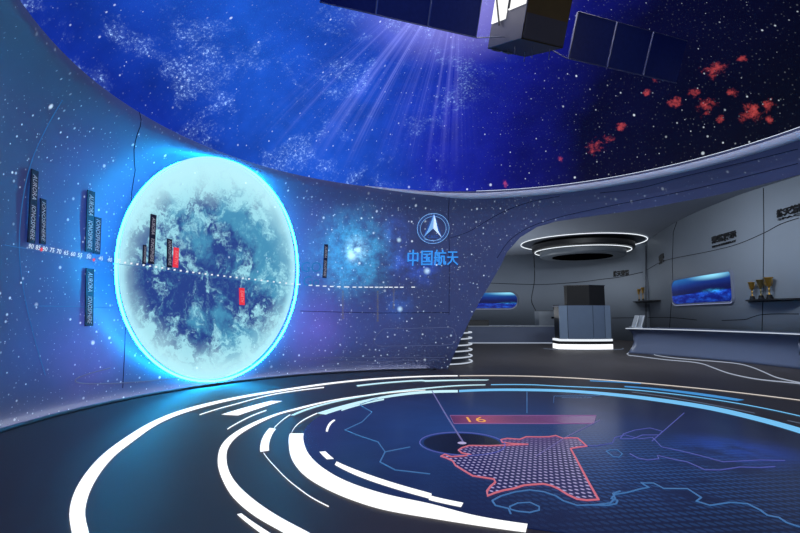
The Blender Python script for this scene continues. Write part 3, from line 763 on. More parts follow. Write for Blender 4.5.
name_tag((176.2, 247.7), (175.4, 267.5), 5.2, [('EARTH', .15, .85)], 'red label on the globe beside a dark label', True, off=.02, sf=ES)
name_tag((241.8, 288), (242, 305), 5, [('EARTH', .15, .85)], 'lone red label on the lower right of the globe', True, off=.02, sf=ES)
name_tag((325.7, 244.5), (324, 278), 3.8, TWO, 'narrow dark label to the right of the globe beside the star cloud')

# number scale across the wall
sc_px = [(0, 242.5), (30, 247.5), (60, 253), (80, 256.5), (100, 259.5), (120, 262), (150, 266), (176, 270), (206, 274), (250, 279), (300, 284.5), (345, 287), (402, 287.3)]
scale = thing('number_scale', wall_pt(*wall_hit(206, 274)), 'white dotted number scale running across the wall screen and globe', 'scale')
M_num = emitter('scale_numeral', (235, 245, 255), 1.0)
SP = spline(sc_px, 10)
def sc_y(x):
    for a, b in zip(SP, SP[1:]):
        if a[0] <= x <= b[0]: return a[1] + (b[1]-a[1])*(x-a[0])/(b[0]-a[0]+1e-9)
    return 287.3
def sc_sf(x): return ES if 108 < x < 303 else WS
def sc_off(x): return .012 if 108 < x < 303 else .02
P = []
for i in range(111):
    x = i*297/110; sf = sc_sf(x); th, z = sf.hit(x, sc_y(x)+2.2); P.append(sf.pt(th, z, sc_off(x)))
MB().tube(P, .0022, 4).build('scale_line', M_cline, scale, True)
for body, x in (('90', 28.5), ('85', 35.6), ('80', 42.6), ('75', 49.8), ('70', 56.8), ('65', 64), ('60', 71), ('55', 78), ('50', 87), ('45', 99), ('40', 109.5), ('35', 118.5)):
    p, du, dv = wall_frame(x, sc_y(x)-1.0, sc_off(x)+.004, sc_sf(x))
    V, Fs, w, h = text_mesh(body, 1.0); k = .044/h
    mesh_obj('numeral', [p + du*(v.x*k*1.0) + dv*(v.y*k) for v in V], Fs, M_num, scale)
xs = [125+i*6.2 for i in range(29)] + [310+i*7.1 for i in range(6)] + [347, 354, 360, 366, 371, 376.3, 381, 386, 390.5, 396, 401.5, 413]
for x in xs:
    off = sc_off(x); y = sc_y(x) if x < 403 else 287.2
    on_e = 115 < x < 297
    wdt = .85 if on_e else 1.8
    sf = sc_sf(x); m_ = MB(); a = sf.hit(x-wdt, y); b = sf.hit(x+wdt, y); hz = .010 if on_e else .0085
    q = []
    for o_ in (off, off+.004): q += [sf.pt(a[0], a[1]-hz, o_), sf.pt(b[0], b[1]-hz, o_), sf.pt(b[0], b[1]+hz, o_), sf.pt(a[0], a[1]+hz, o_)]
    m_.hexa(q).build('scale_dash', M_num, scale)
for x, y in ((38.3, 249.5), (91.5, 259.8)):
    p, du, dv = wall_frame(x, y, .03)
    MB().hexa([p+du*a*.02+dv*b*.02+du.cross(dv)*c*.003 for c in (-1, 1) for a, b in ((-1, 0), (0, -1), (1, 0), (0, 1))]).build('scale_marker', M_tagred, scale)
# small upright captions hanging under the dashes
for k, (x, y0, y1, lab) in enumerate(((342.5, 291, 319, 'faint small upright caption under the dashes, nearest the star cloud'), (377.5, 291, 322, 'faint small upright caption under the dashes, longest of three'), (393.5, 289, 309, 'faint small upright caption under the last dashes, shortest of three'))):
    p0, p1 = wall_pt(*wall_hit(x, y0), .012), wall_pt(*wall_hit(x, y1), .012); c = (p0+p1)/2
    dn = (p1-p0); Lt = dn.length; dn.normalize(); p_, rt, _ = wall_frame(x, (y0+y1)/2, .012)
    V, Fs, w, h = text_mesh('IONOSPHERE', 1.0); kk = Lt/w
    o = mesh_obj('wall_caption', [c + dn*(v.x*kk) + rt*(v.y*min(kk*1.4, .032/h)) for v in V], Fs, emitter('faint_lettering', (150, 145, 130), .55))
    tag(o, lab, 'lettering', 'small captions under the number scale')
# ghost letters beside the globe
def wall_text(body, px0, px1, py, mat, name, parent=None, off=.012, squash=1.0, depth=.0, bold=0.0):
    a, da, va = wall_frame(px0, py, off); b, _, _ = wall_frame(px1, py, off)
    V, Fs, w, h = text_mesh(body, 1.0, extrude=0)
    c, du, dv = wall_frame((px0+px1)/2, py, off); L = (b-a).length; k = L/w
    du = (b-a).normalized(); nrm = du.cross(dv).normalized()
    if nrm.dot(Vector((WC.x, WC.y, 1.5))-c) < 0: nrm = -nrm
    vs = [c + du*(v.x*k) + dv*(v.y*k*squash) for v in V]
    return mesh_obj(name, vs, Fs, mat, parent), (c, du, dv, nrm, k, V, Fs)
M_ghost = emitter('teal_letters', (28, 120, 185), .9)
g1, _ = wall_text('GO', 301, 321, 267, M_ghost, 'ghost_lettering'); tag(g1, 'faint teal capital letters beside the globe, upper row', 'lettering')
g2, _ = wall_text('Go', 303, 319, 281, M_ghost, 'ghost_lettering'); tag(g2, 'faint teal letters beside the globe, lower row', 'lettering')

# ------------------------------------------------------------------ emblem and Chinese lettering
M_let = simple('blue_letter_face', (40, 120, 200), .35, spec=.5, emit=(58, 142, 215), es=.95)
M_let_side = simple('blue_letter_side', (20, 60, 130), .4)
sign = thing('chinese_lettering', wall_pt(*wall_hit(432.5, 258)), 'blue raised Chinese lettering of four characters below the round emblem', 'lettering')
STROKES = {     # each character on a 10x10 square: (x0,y0,x1,y1) strokes
 'middle': [(5, 0, 5, 10), (.8, 2.8, .8, 7.8), (9.2, 2.8, 9.2, 7.8), (.8, 7.8, 9.2, 7.8), (.8, 3.2, 9.2, 3.2)],
 'country': [(.7, .4, .7, 9.4), (9.3, .4, 9.3, 9.4), (.7, 9.2, 9.3, 9.2), (.7, .6, 9.3, .6), (2.4, 7.3, 7.6, 7.3), (2.8, 5, 7.2, 5), (2.2, 2.5, 7.8, 2.5), (5, 7.3, 5, 2.5), (6.3, 4.2, 7, 3.4)],
 'sail': [(2.2, 10, 1.6, 8.6), (.8, 8.2, .8, 2.2), (.8, 2.2, .3, .4), (.8, 8.2, 4.2, 8.2), (4.2, 8.2, 4.2, .6), (.1, 5, 4.9, 5), (2.4, 7.2, 2.7, 6.3), (2.4, 3.8, 2.7, 2.8), (4.2, .6, 3.4, .6), (7.2, 10, 7.5, 8.7), (5.2, 8.2, 9.8, 8.2), (6.2, 6, 6.2, 2.4), (6.2, 2.4, 5.2, .4), (6.2, 6, 8.6, 6), (8.6, 6, 8.6, .9), (8.6, .9, 9.8, .9), (9.8, .9, 9.8, 2.2)],
 'sky': [(1.2, 8.8, 8.8, 8.8), (.4, 5.4, 9.6, 5.4), (5, 8.8, 5, 5.4), (5, 5.4, 3.6, 2.6), (3.6, 2.6, .6, .6), (5, 5.4, 6.4, 2.6), (6.4, 2.6, 9.4, .6)]}
for nm, x0, x1 in (('middle', 407.0, 418.2), ('country', 420.8, 432.3), ('sail', 434.2, 445.4), ('sky', 447.0, 457.8)):
    ct, du, dv = wall_frame((x0+x1)/2, 258, .04); aL, _, _ = wall_frame(x0, 258, .02); aR, _, _ = wall_frame(x1, 258, .02)
    du = (aR-aL).normalized(); wd = (aR-aL).length; hg = (wall_hit(432, 250.5)[1]-wall_hit(432, 265.5)[1])
    nrm = du.cross(dv).normalized()
    if nrm.dot(Vector((WC.x, WC.y, 1.5))-ct) < 0: nrm = -nrm
    mb = MB(); sw = wd*.058
    for i, (a, b, c_, d) in enumerate(STROKES[nm]):
        p = Vector(((a-5)/10*wd, (b-5)/10*hg)); q = Vector(((c_-5)/10*wd, (d-5)/10*hg)); e = (q-p).normalized(); f_ = Vector((-e.y, e.x))*sw; e *= sw*.85
        cs = [p-e-f_, q+e-f_, q+e+f_, p-e+f_]
        mb.hexa([ct + du*v.x + dv*v.y + nrm*k for k in (-.018, .008+.0004*i) for v in cs])
    mb.build('character', M_let, sign)
emb = thing('round_emblem', wall_pt(*wall_hit(432.5, 229)), 'round silver-blue emblem with an upright arrow above the Chinese lettering', 'emblem')
ct, du, dv = wall_frame(432.8, 229, .045); nrm = du.cross(dv).normalized()
if nrm.dot(Vector((WC.x, WC.y, 1.5))-ct) < 0: nrm = -nrm
aL, _, _ = wall_frame(416.8, 229, .02); aR, _, _ = wall_frame(449, 229, .02); rx = (aR-aL).length/2; rz_ = (wall_hit(432, 213)[1]-wall_hit(432, 245.3)[1])/2
M_emb = simple('emblem_silver', (150, 190, 230), .3, .3, .5, emit=(120, 175, 230), es=.75)
M_emb_d = simple('emblem_blue', (40, 80, 150), .35, .2, .5, emit=(40, 96, 180), es=.7)
M_emb_l = simple('emblem_light', (215, 230, 245), .3, .2, .5, emit=(205, 228, 250), es=.9)
def E(x, y, k=0.0): return ct + du*(x*rx) + dv*(y*rz_) + nrm*k
def ering(r0, w, mat, nm):
    MB().tube([E(r0*cos(a), r0*sin(a), .006) for a in [2*pi*k/64 for k in range(64)]], w, 6, True).build(nm, mat, emb, True)
ering(.985, .0055, M_emb, 'outer_ring'); ering(.90, .003, M_emb_d, 'middle_ring'); ering(.80, .0045, M_emb, 'inner_ring')
for a in range(24):      # fine lettering band between the rings
    pass
def facet(pts, mat, nm, k0=.0, tip=.03):
    n = len(pts); vs = [E(x, y, -.005) for x, y in pts] + [E(x, y, k0+(tip if i == 0 else .012)) for i, (x, y) in enumerate(pts)]
    fs = [tuple(reversed(range(n))), tuple(range(n, 2*n))] + [(i, (i+1) % n, n+(i+1) % n, n+i) for i in range(n)]
    mesh_obj(nm, vs, fs, mat, emb, recalc=True)
facet([(0, .93), (0, .02), (-.58, -.58)], M_emb, 'arrow_face'); facet([(0, .93), (.56, -.58), (0, .02)], M_emb_l, 'arrow_face')
facet([(-.02, .93), (-.58, -.58), (-.30, -.05)], M_emb_d, 'arrow_shade', .004)
facet([(.03, .93), (.30, -.12), (.56, -.58)], M_emb_d, 'arrow_shade', .004)
V, Fs, w, h = text_mesh('CASC', 1.0)
mesh_obj('emblem_lettering', [E(v.x*.66/w, -.52+v.y*.22/h, .014) for v in V], Fs, M_emb_d, emb)
MB().tube([E(.46*cos(a)*1.15, -.66+.12*sin(a), .006) for a in [pi+pi*k/16 for k in range(17)]], .003, 5).build('swoosh', M_emb, emb, True)

# ------------------------------------------------------------------ alcove shell
def vwall(name, line, z0, z1, mat, label):
    vs, fs = [], []
    for p in line: vs += [(p.x, p.y, z0), (p.x, p.y, z1)]
    for i in range(len(line)-1): fs.append((2*i, 2*i+2, 2*i+3, 2*i+1))
    o = mesh_obj(name, vs, fs, mat, None, True)
    c = o.data.polygons[len(fs)//2]
    if c.normal.dot(Vector((2, 9, 1))-c.center) < 0: o.data.flip_normals()
    so = o.modifiers.new('thickness', 'SOLIDIFY'); so.thickness = .1; so.offset = -1
    return structure(o, label)
WB = vwall('wall_back', BACK, 0, ZC+.05, M_alc, 'grey curved back wall of the side hall')
WR = vwall('wall_right', RIGHT, 0, ZC+.05, M_alc, 'grey curved right wall of the side hall')
OUT = BACK + RIGHT[1:]
inner = []; outer = []
for i in range(len(OUT)):
    p = OUT[i]; th = math.atan2(p.x-WC.x, p.y-WC.y); inner.append((WC.x+4.9*sin(th), WC.y+4.9*cos(th), ZC)); outer.append((p.x, p.y, ZC))
o = MB().strip(inner, outer, .08).build('ceiling_alcove', simple('alcove_ceiling_grey', (132, 140, 154), .6, spec=.25, var=.05)); structure(o, 'grey ceiling of the side hall')

def wall_lines(parent, line, px, r=.006, name='panel_seam', mat=M_seam, off=.002):
    P = []
    for p in px:
        q, n_ = vert_hit(p[0], p[1], line); P.append(q + n_*off)
    return MB().tube(P, r, 5).build(name, mat, parent)
def dense_px(px, n=6): return smooth_px(px, n)
J = .011
wall_lines(WR, RIGHT, [(646.0, 246), (646, 290), (646, 340)], J+.002)
wall_lines(WR, RIGHT, [(677, 222), (673.5, 232), (672.5, 262), (673, 283)], J)
wall_lines(WR, RIGHT, [(671.5, 303), (670.5, 317), (668, 350)], J)
wall_lines(WR, RIGHT, [(763.6, 188), (764, 232), (763, 300), (762, 335)], .008)
wall_lines(WR, RIGHT, dense_px([(647, 270), (659, 263), (673, 258.5), (711, 251), (738, 244), (764, 233), (781, 224), (799, 218)]), .008)
wall_lines(WR, RIGHT, dense_px([(648, 317.6), (671, 317.6), (697, 320)]), .009)
wall_lines(WR, RIGHT, dense_px([(722, 320.5), (744, 319.5), (750, 318), (760, 315), (775, 314), (799, 314)]), .008)
wall_lines(WB, BACK, dense_px([(488, 283), (540, 284.5), (580, 282), (600, 279.5), (620, 277), (643, 272)]), .012)
wall_lines(WB, BACK, dense_px([(534, 256), (534.5, 280), (531.5, 300), (536, 312), (536, 326)]), .016)
wall_lines(WB, BACK, [(612, 318), (643, 317.6)], .01)

# ring lamp in the alcove ceiling
LC = at_depth(581.5, 245.5, 18.0); lx, ly = LC.x, LC.y
lamp = thing('ring_ceiling_light', (lx, ly, ZC), 'large round tiered ceiling light with white rings above the reception desk', 'ceiling light')
k = [2*pi*i/96 for i in range(96)]
M_lamp = emitter('lamp_white', (240, 248, 255), 1.2)
R0 = 2.27
MB().tube([(lx+R0*cos(a), ly+R0*sin(a), ZC-.03) for a in k], .014, 6, True).build('outer_ring_light', M_lamp, lamp, True)
MB().lathe([(R0-.06, -.02), (R0-.06, -.001)], (lx, ly, ZC), 96).build('recess_plate', simple('lamp_grey', (62, 68, 78), .5), lamp)
MB().lathe([(1.84, -.33), (1.86, -.28), (1.86, -.12), (1.5, -.02)], (lx, ly, ZC), 96).build('drum', M_dark, lamp)
MB().tube([(lx+1.74*cos(a), ly+1.74*sin(a), ZC-.36) for a in k], .014, 6, True).build('inner_ring_light', M_lamp, lamp, True)
MB().lathe([(1.52, -.57), (1.56, -.52), (1.56, -.332)], (lx, ly, ZC), 96).build('lower_drum', simple('lamp_drum_grey', (86, 94, 104), .45), lamp)
MB().lathe([(1.1, -.582), (1.1, -.571)], (lx, ly, ZC), 96).build('dark_opening', simple('opening_black', (6, 6, 8), .9, spec=.0), lamp)

# ------------------------------------------------------------------ reception desk
DY = 14.0
dl, dr = at_depth(559.3, 345, DY).x, at_depth(613, 345, DY).x; dcx = (dl+dr)/2; dw = (dr-dl)/2
desk = thing('reception_desk', (dcx, DY, 0), 'blue-grey glass reception desk with a glowing white base', 'desk')
def bow(w, dep, y0, n=16):
    """plan outline with a gently bowed front"""
    P = [(dcx-w + 2*w*i/n, y0 - dep*(1-((2*i/n)-1)**2)) for i in range(n+1)]
    return P
def solid_bow(w, dep, y0, back, z0, z1): return MB().prism(bow(w, dep, y0) + [(dcx+w, y0+back), (dcx-w, y0+back)], z0, z1)
auto_smooth(solid_bow(dw, .12, DY, .6, 0, .15).build('glowing_base', emitter('desk_base_glow', (250, 252, 255), 1.3), desk))
auto_smooth(solid_bow(dw+.01, .13, DY, .61, .15, .235).build('dark_band', M_dark, desk))
auto_smooth(solid_bow(dw, .12, DY, .6, .235, .30).build('light_band', emitter('desk_band_glow', (225, 232, 240), 1.1), desk))
M_glass = simple('blue_grey_glass', (120, 138, 162), .22, spec=.6, var=.05)
M_glass2 = simple('dark_blue_glass', (100, 116, 140), .22, spec=.6, var=.05)
zt = at_depth(585, 305.5, DY).z
def seg(x0, x1, y0, y1, z0, z1, nm, mat):
    P = []
    for i in range(7):
        x = x0+(x1-x0)*i/6; s = (x-dcx)/dw; P.append((x, y0 - .12*(1-s*s)))
    q = [(x, y+.03) for x, y in reversed(P)]
    return auto_smooth(MB().prism(P+q, z0, z1).build(nm, mat, desk))
xs_ = [at_depth(px, 330, DY).x for px in (559.3, 567.3, 592, 604.5, 611.3)]
for i, mt in enumerate((M_glass, M_glass2, M_glass2, M_glass)):
    seg(xs_[i]+.008, xs_[i+1]-.008, DY, 0, .30, zt, 'front_panel', mt)
MB().box((dcx-dw*.92, DY+.02, .30), (dcx+dw*.9, DY+.58, zt-.03)).build('body', simple('desk_core', (30, 34, 42), .5), desk)
MB().box((dcx-dw*.98, DY+.0, zt-.03), (dcx+dw*.93, DY+.6, zt)).build('counter_top', M_counter, desk)
bx0, bx1 = at_depth(566, 290, DY+.4).x, at_depth(603, 290, DY+.4).x; zb = at_depth(585, 286, DY+.3).z
kiosk = thing('dark_cabinet', (dcx, DY+.3, zt), 'dark upright box standing on the reception desk', 'cabinet')
xm = bx0+(bx1-bx0)*.52
MB().prism([(bx0, DY+.32), (xm, DY+.12), (bx1, DY+.30), (bx1, DY+.58), (bx0, DY+.58)], zt+.001, zb).build('body', M_black, kiosk)
MB().prism([(bx0-.01, DY+.30), (xm, DY+.10), (bx1+.01, DY+.28), (bx1+.01, DY+.59), (bx0-.01, DY+.59)], zb, zb+.025).build('top_panel', M_dark, kiosk)
ar = MB().tube([(dcx-1.9*cos(a)*.62+0, DY+.25-1.0*sin(a)*.6, .008) for a in [pi*i/40-.0 for i in range(41)]], .009, 5).build('floor_light_line', M_grey_dim, None, True)
tag(ar, 'fine curved light line on the floor around the reception desk', 'light line')

# ------------------------------------------------------------------ back counter with its equipment
y0 = 16.9; zc = at_depth(500, 325.8, y0).z
xa, xb = at_depth(455, 326, y0).x, at_depth(568, 326, y0).x
bc = thing('back_counter', ((xa+xb)/2, y0, 0), 'long low blue-grey counter behind the reception desk', 'counter')
MB().box((xa, y0, .03), (xb, y0+.9, zc-.03)).build('front_panel', M_counter, bc)
MB().box((xa, y0-.04, zc-.03), (xb, y0+.95, zc)).build('counter_top', simple('counter_top_pale', (176, 184, 196), .4), bc)
MB().box((xa, y0-.012, .002), (xb, y0+.9, .03)).build('foot_light', emitter('counter_foot_light', (170, 182, 200), .9), bc)
x0, x1 = at_depth(466, 323, y0+.2).x, at_depth(489, 323, y0+.2).x; z1 = at_depth(475, 320, y0+.2).z
t = thing('control_box', ((x0+x1)/2, y0+.4, zc), 'long flat black box on the left end of the back counter', 'box')
MB().box((x0, y0+.2, zc+.001), (x1, y0+.6, z1)).build('case', M_dark, t)
MB().box((x0+.03, y0+.19, zc+.03), (x1-.03, y0+.2, z1-.04)).build('front_face', simple('box_face', (48, 50, 54), .4), t)
x0, x1 = at_depth(539, 318, y0+.3).x, at_depth(566, 318, y0+.3).x; z1 = at_depth(550, 311.2, y0+.3).z
t = thing('equipment_cabinet', ((x0+x1)/2, y0+.5, zc), 'pale grey cabinet block on the back counter left of the desk', 'cabinet')
MB().box((x0, y0+.3, zc+.001), (x1, y0+.85, z1)).build('body', simple('cabinet_grey', (134, 142, 152), .5), t)
MB().box((x0-.02, y0+.28, z1), (x1, y0+.87, z1+.025)).build('top_panel', simple('cabinet_top', (70, 76, 84), .5), t)
q0, q1 = at_depth(551.5, 318, y0+.29).x, at_depth(554, 318, y0+.29).x
MB().box((q0, y0+.285, zc+.25), (q1, y0+.3, zc+.32)).build('switch', M_seam, t)
x0, x1 = at_depth(553.5, 308, y0+.5).x, at_depth(567, 308, y0+.5).x; z2 = at_depth(555, 305, y0+.5).z
t = thing('monitor', ((x0+x1)/2, y0+.5, z1), 'small black monitor on the pale cabinet left of the desk', 'monitor')
MB().box((x0, y0+.5, z1+.05), (x1, y0+.56, z2)).build('display', M_dark, t)
MB().box((x0+.1, y0+.44, z1+.026), (x1-.1, y0+.62, z1+.05)).build('stand', M_dark, t)

# ------------------------------------------------------------------ right counter: free-form island with waisted sides
ZT_ = .66
tip = at_depth(625.8, 327.6, 12.6)
FR = spline([(tip.x, tip.y), (6.62, 11.7), (7.05, 10.6), (7.32, 9.4), (7.4, 8.75)], 8)
BKp = [(7.82, 8.7), (7.84, 9.4), (7.74, 10.6), (7.75, 11.7), (7.6, 12.5), (7.2, 12.95), (6.7, 13.05), (6.2, 12.85)]
def resamp(P, n):
    P = [Vector((p[0], p[1])) for p in P]; L = [0]
    for a, b in zip(P, P[1:]): L.append(L[-1]+(b-a).length)
    out = []; j = 0
    for k in range(n):
        s = L[-1]*k/(n-1)
        while j < len(P)-2 and L[j+1] < s: j += 1
        out.append(P[j].lerp(P[j+1], (s-L[j])/(L[j+1]-L[j]+1e-9)))
    return out
OUTL = resamp(FR, 40) + resamp(spline(BKp, 6), 30)
cen = sum((p for p in OUTL), Vector((0, 0)))/len(OUTL)
ctr_ = thing('freeform_counter', (cen.x, cen.y, 0), 'long waisted blue-grey counter along the right wall with a lit top edge', 'counter')
AREA = sum(OUTL[i].x*OUTL[(i+1) % len(OUTL)].y - OUTL[(i+1) % len(OUTL)].x*OUTL[i].y for i in range(len(OUTL)))
def offset(P, d):
    n = len(P); out = []
    for i in range(n):
        t_ = (P[(i+1) % n]-P[i-1]).normalized(); nn = Vector((-t_.y, t_.x))
        if AREA < 0: nn = -nn
        out.append(P[i]+nn*d)
    return out
vs, fs = [], []
lev = [(0, .02), (.06, .06), (.16, .12), (.3, .17), (.42, .17), (.54, .12), (.62, .06), (ZT_-.035, .02)]
N_ = len(OUTL)
for z, d in lev:
    for p in offset(OUTL, d): vs.append((p.x, p.y, z+.001))
for i in range(len(lev)-1):
    for j in range(N_): j2 = (j+1) % N_; fs.append((i*N_+j, i*N_+j2, (i+1)*N_+j2, (i+1)*N_+j))
fs.append(tuple(reversed(range(N_)))); fs.append(tuple((len(lev)-1)*N_+j for j in range(N_)))
mesh_obj('body', vs, fs, M_counter, ctr_, True, recalc=True)
MB().prism([(p.x, p.y) for p in OUTL], ZT_-.033, ZT_).build('counter_top', M_counter, ctr_)
MB().tube([(p.x, p.y, ZT_-.012) for p in offset(OUTL, -.004)[:40]], .010, 5).build('edge_light', emitter('edge_light', (205, 215, 228), .95), ctr_, True)
lp = [ground(*p, z=.008) for p in smooth_px([(627, 353.8), (632, 351.2), (641, 350.3), (649, 350.7), (653, 353), (657, 355.4), (680, 358.5), (721, 361.8), (740, 364), (753, 367.5), (764, 372), (777.5, 377.6), (800, 382.6), (830, 388), (800, 383.6), (764, 380), (745, 377), (728, 373), (714, 368), (703, 364), (690, 361.8), (665, 359.6), (640, 356.5), (629, 355.3)], 5)]
o = MB().tube(lp, .009, 5, True).build('floor_light_line', emitter('floor_loop_light', (170, 180, 198), .85), None, True)
tag(o, 'looping light line on the floor along the foot of the freeform counter', 'light line')
# white folded stand on the counter
t = thing('white_display_stand', (6.6, 12.4, ZT_), 'small white folded display stand on the far end of the freeform counter', 'display stand')
M_wp = simple('white_plastic', (190, 198, 208), .4)
def slab(p, q, w, th, nm):
    p, q = Vector(p), Vector(q); e = (q-p).normalized(); s_ = Vector((0, w, 0)); n_ = e.cross(Vector((0, 1, 0))).normalized()*th
    MB().hexa([p-s_-n_, p+s_-n_, p+s_+n_, p-s_+n_, q-s_-n_, q+s_-n_, q+s_+n_, q-s_+n_]).build(nm, M_wp, t)
sx0 = at_depth(630, 326, 12.4).x; sx1 = at_depth(644, 326, 12.4).x
slab((sx0+.03, 12.4, ZT_+.018), (sx0+.26, 12.4, ZT_+.018), .12, .015, 'foot')
slab((sx0+.10, 12.4, ZT_+.03), (sx0+.20, 12.4, ZT_+.33), .10, .014, 'blade')
slab((sx0+.24, 12.4, ZT_+.03), (sx0+.34, 12.4, ZT_+.33), .10, .014, 'blade')

# ------------------------------------------------------------------ wall screens
def screen_mat(nm, cx_, seed, tilt):
    t = NT(nm); p = t.n('ShaderNodeTexCoord').outputs['UV']; x, y, _ = t.sep(p)
    n1, _ = t.noise(t.comb(t.mul(x, 2.5), seed, 0.0), 1.0, 4); n2, _ = t.noise(t.comb(t.mul(x, 7), t.mul(y, 7), seed), 1.0, 6, .72)
    hor = t.add(t.add(.34, t.mul(x, tilt)), t.mul(t.sub(n1, .5), .12))
    up = t.sub(y, hor)
    sky = t.ramp(up, [(0, s2l((4, 10, 62))), (.18, s2l((4, 16, 84))), (.36, s2l((8, 44, 125))), (.55, s2l((20, 88, 160))), (1, s2l((40, 130, 185)))])
    gx = t.mul(t.sub(x, cx_), 1.9); g2 = t.V('LENGTH', t.comb(gx, t.mul(t.sub(y, .98), 4.2), 0.0))
    sky = t.cadd(sky, t.cscale(s2l((150, 225, 225))+(1,), t.sstep(g2, .9, 0.0)))
    sea = t.mix(t.sstep(n2, .42, .72), s2l((5, 22, 130)), s2l((34, 100, 240)))
    sea = t.cscale(sea, t.sstep(up, -.55, 0.0, .45, 1.0))
    col = t.mix(t.sstep(up, .03, -.03), sky, sea)
    gl = t.V('LENGTH', t.comb(t.mul(t.sub(x, cx_), 2.4), t.mul(up, 5.0), 0.0))
    col = t.cadd(col, t.cscale(s2l((60, 190, 250))+(1,), t.mul(t.sstep(gl, .6, 0.0), t.sstep(n2, .35, .8))))
    return t.principled((.01, .01, .02, 1), .25, 0, .3, col, .95)
def wall_screen(px_l, px_r, py_tl, py_bl, py_tr, py_br, line, round_l, round_r, label, mat, py_off=0):
    pl, n1_ = vert_hit(px_l, (py_tl+py_bl)/2, line); pr, n2_ = vert_hit(px_r, (py_tr+py_br)/2, line)
    n_ = (n1_+n2_).normalized(); ax = (pr-pl); ax.z = 0; L = ax.length; ax.normalize()
    n_ = Vector((ax.y, -ax.x, 0));
    if n_.dot(-pl) < 0: n_ = -n_
    mid = pl.lerp(pr, .5); dm = max((vert_hit(px_l+(px_r-px_l)*s/8, (py_tl+py_bl)/2, line)[0]-pl).dot(n_) for s in range(9))
    o_ = dm + .04
    zt_ = (vert_hit(px_l, py_tl, line)[0].z + vert_hit(px_r, py_tr, line)[0].z)/2; zb_ = (vert_hit(px_l, py_bl, line)[0].z + vert_hit(px_r, py_br, line)[0].z)/2
    hh = zt_-zb_; c = pl.lerp(pr, .5); c.z = (zt_+zb_)/2
    def outline(grow):
        P = []; a, b = L/2+grow, hh/2+grow
        for sx, sy, a0, rr in ((1, 1, 0, round_r), (-1, 1, pi/2, round_l), (-1, -1, pi, round_l), (1, -1, 1.5*pi, round_r)):
            r = rr*hh+grow
            for i in range(9):
                an = a0 + pi/2*i/8; P.append((sx*(a-r)+r*cos(an), sy*(b-r)+r*sin(an)))
        return P
    root = thing('wall_screen', c, label, 'screen', 'rounded screens on the side hall walls')
    def W(x, y, k):
        sx_ = px_l + (px_r-px_l)*(x/L+.5); q, nn = vert_hit(sx_, 300, line)
        return Vector((q.x, q.y, c.z+y)) + nn*k
    def half(x, grow):          # half height of the rounded outline at x
        a, b = L/2+grow, hh/2+grow; rr = (round_l if x < 0 else round_r)*hh+grow
        dx = abs(x)-(a-rr)
        return b if dx <= 0 else b-rr+math.sqrt(max(0, rr*rr-dx*dx))
    def cols(grow, n=48):
        return [(-(L/2+grow)*cos(pi*i/n)) for i in range(n+1)]
    def loop(grow):
        X = cols(grow); return [(x, half(x, grow)) for x in X] + [(x, -half(x, grow)) for x in reversed(X)]
    P, Q = loop(.05), loop(0.0); n = len(P)
    vs = [W(x, y, .002) for x, y in P] + [W(x, y, .07) for x, y in P] + [W(x, y, .07) for x, y in Q] + [W(x, y, .05) for x, y in Q]
    fs = []
    for i in range(n):
        j = (i+1) % n
        for k in range(3): fs.append((k*n+i, k*n+j, (k+1)*n+j, (k+1)*n+i))
    mesh_obj('frame', vs, fs, simple('screen_frame', (120, 128, 150), .35), root, recalc=True)
    X = cols(0.0); vs, uv, fs = [], [], []
    for x in X:
        for sy in (-1, 1): vs.append(W(x, sy*half(x, 0), .055)); uv.append((x/L+.5, sy*half(x, 0)/hh+.5))
    for i in range(len(X)-1): fs.append((2*i, 2*i+2, 2*i+3, 2*i+1))
    mesh_obj('display', vs, fs, mat, root, uvs=uv)
    X = cols(.045)
    MB().tube([W(x, -half(x, .045), .07) for x in X[4:-4]], .010, 5).build('edge_light', emitter('screen_edge_light', (150, 160, 200), .7), root, True)
wall_screen(674.5, 735, 281.5, 304, 270.5, 301.5, RIGHT, .3, .16, 'wide blue seascape screen on the right wall', screen_mat('seascape', .68, 2.3, .10))
wall_screen(455, 517.5, 293, 308.5, 292.5, 308, BACK, .5, .5, 'capsule-shaped blue screen on the back wall beside the screen wall edge', screen_mat('seascape_two', .9, 7.1, -.02))

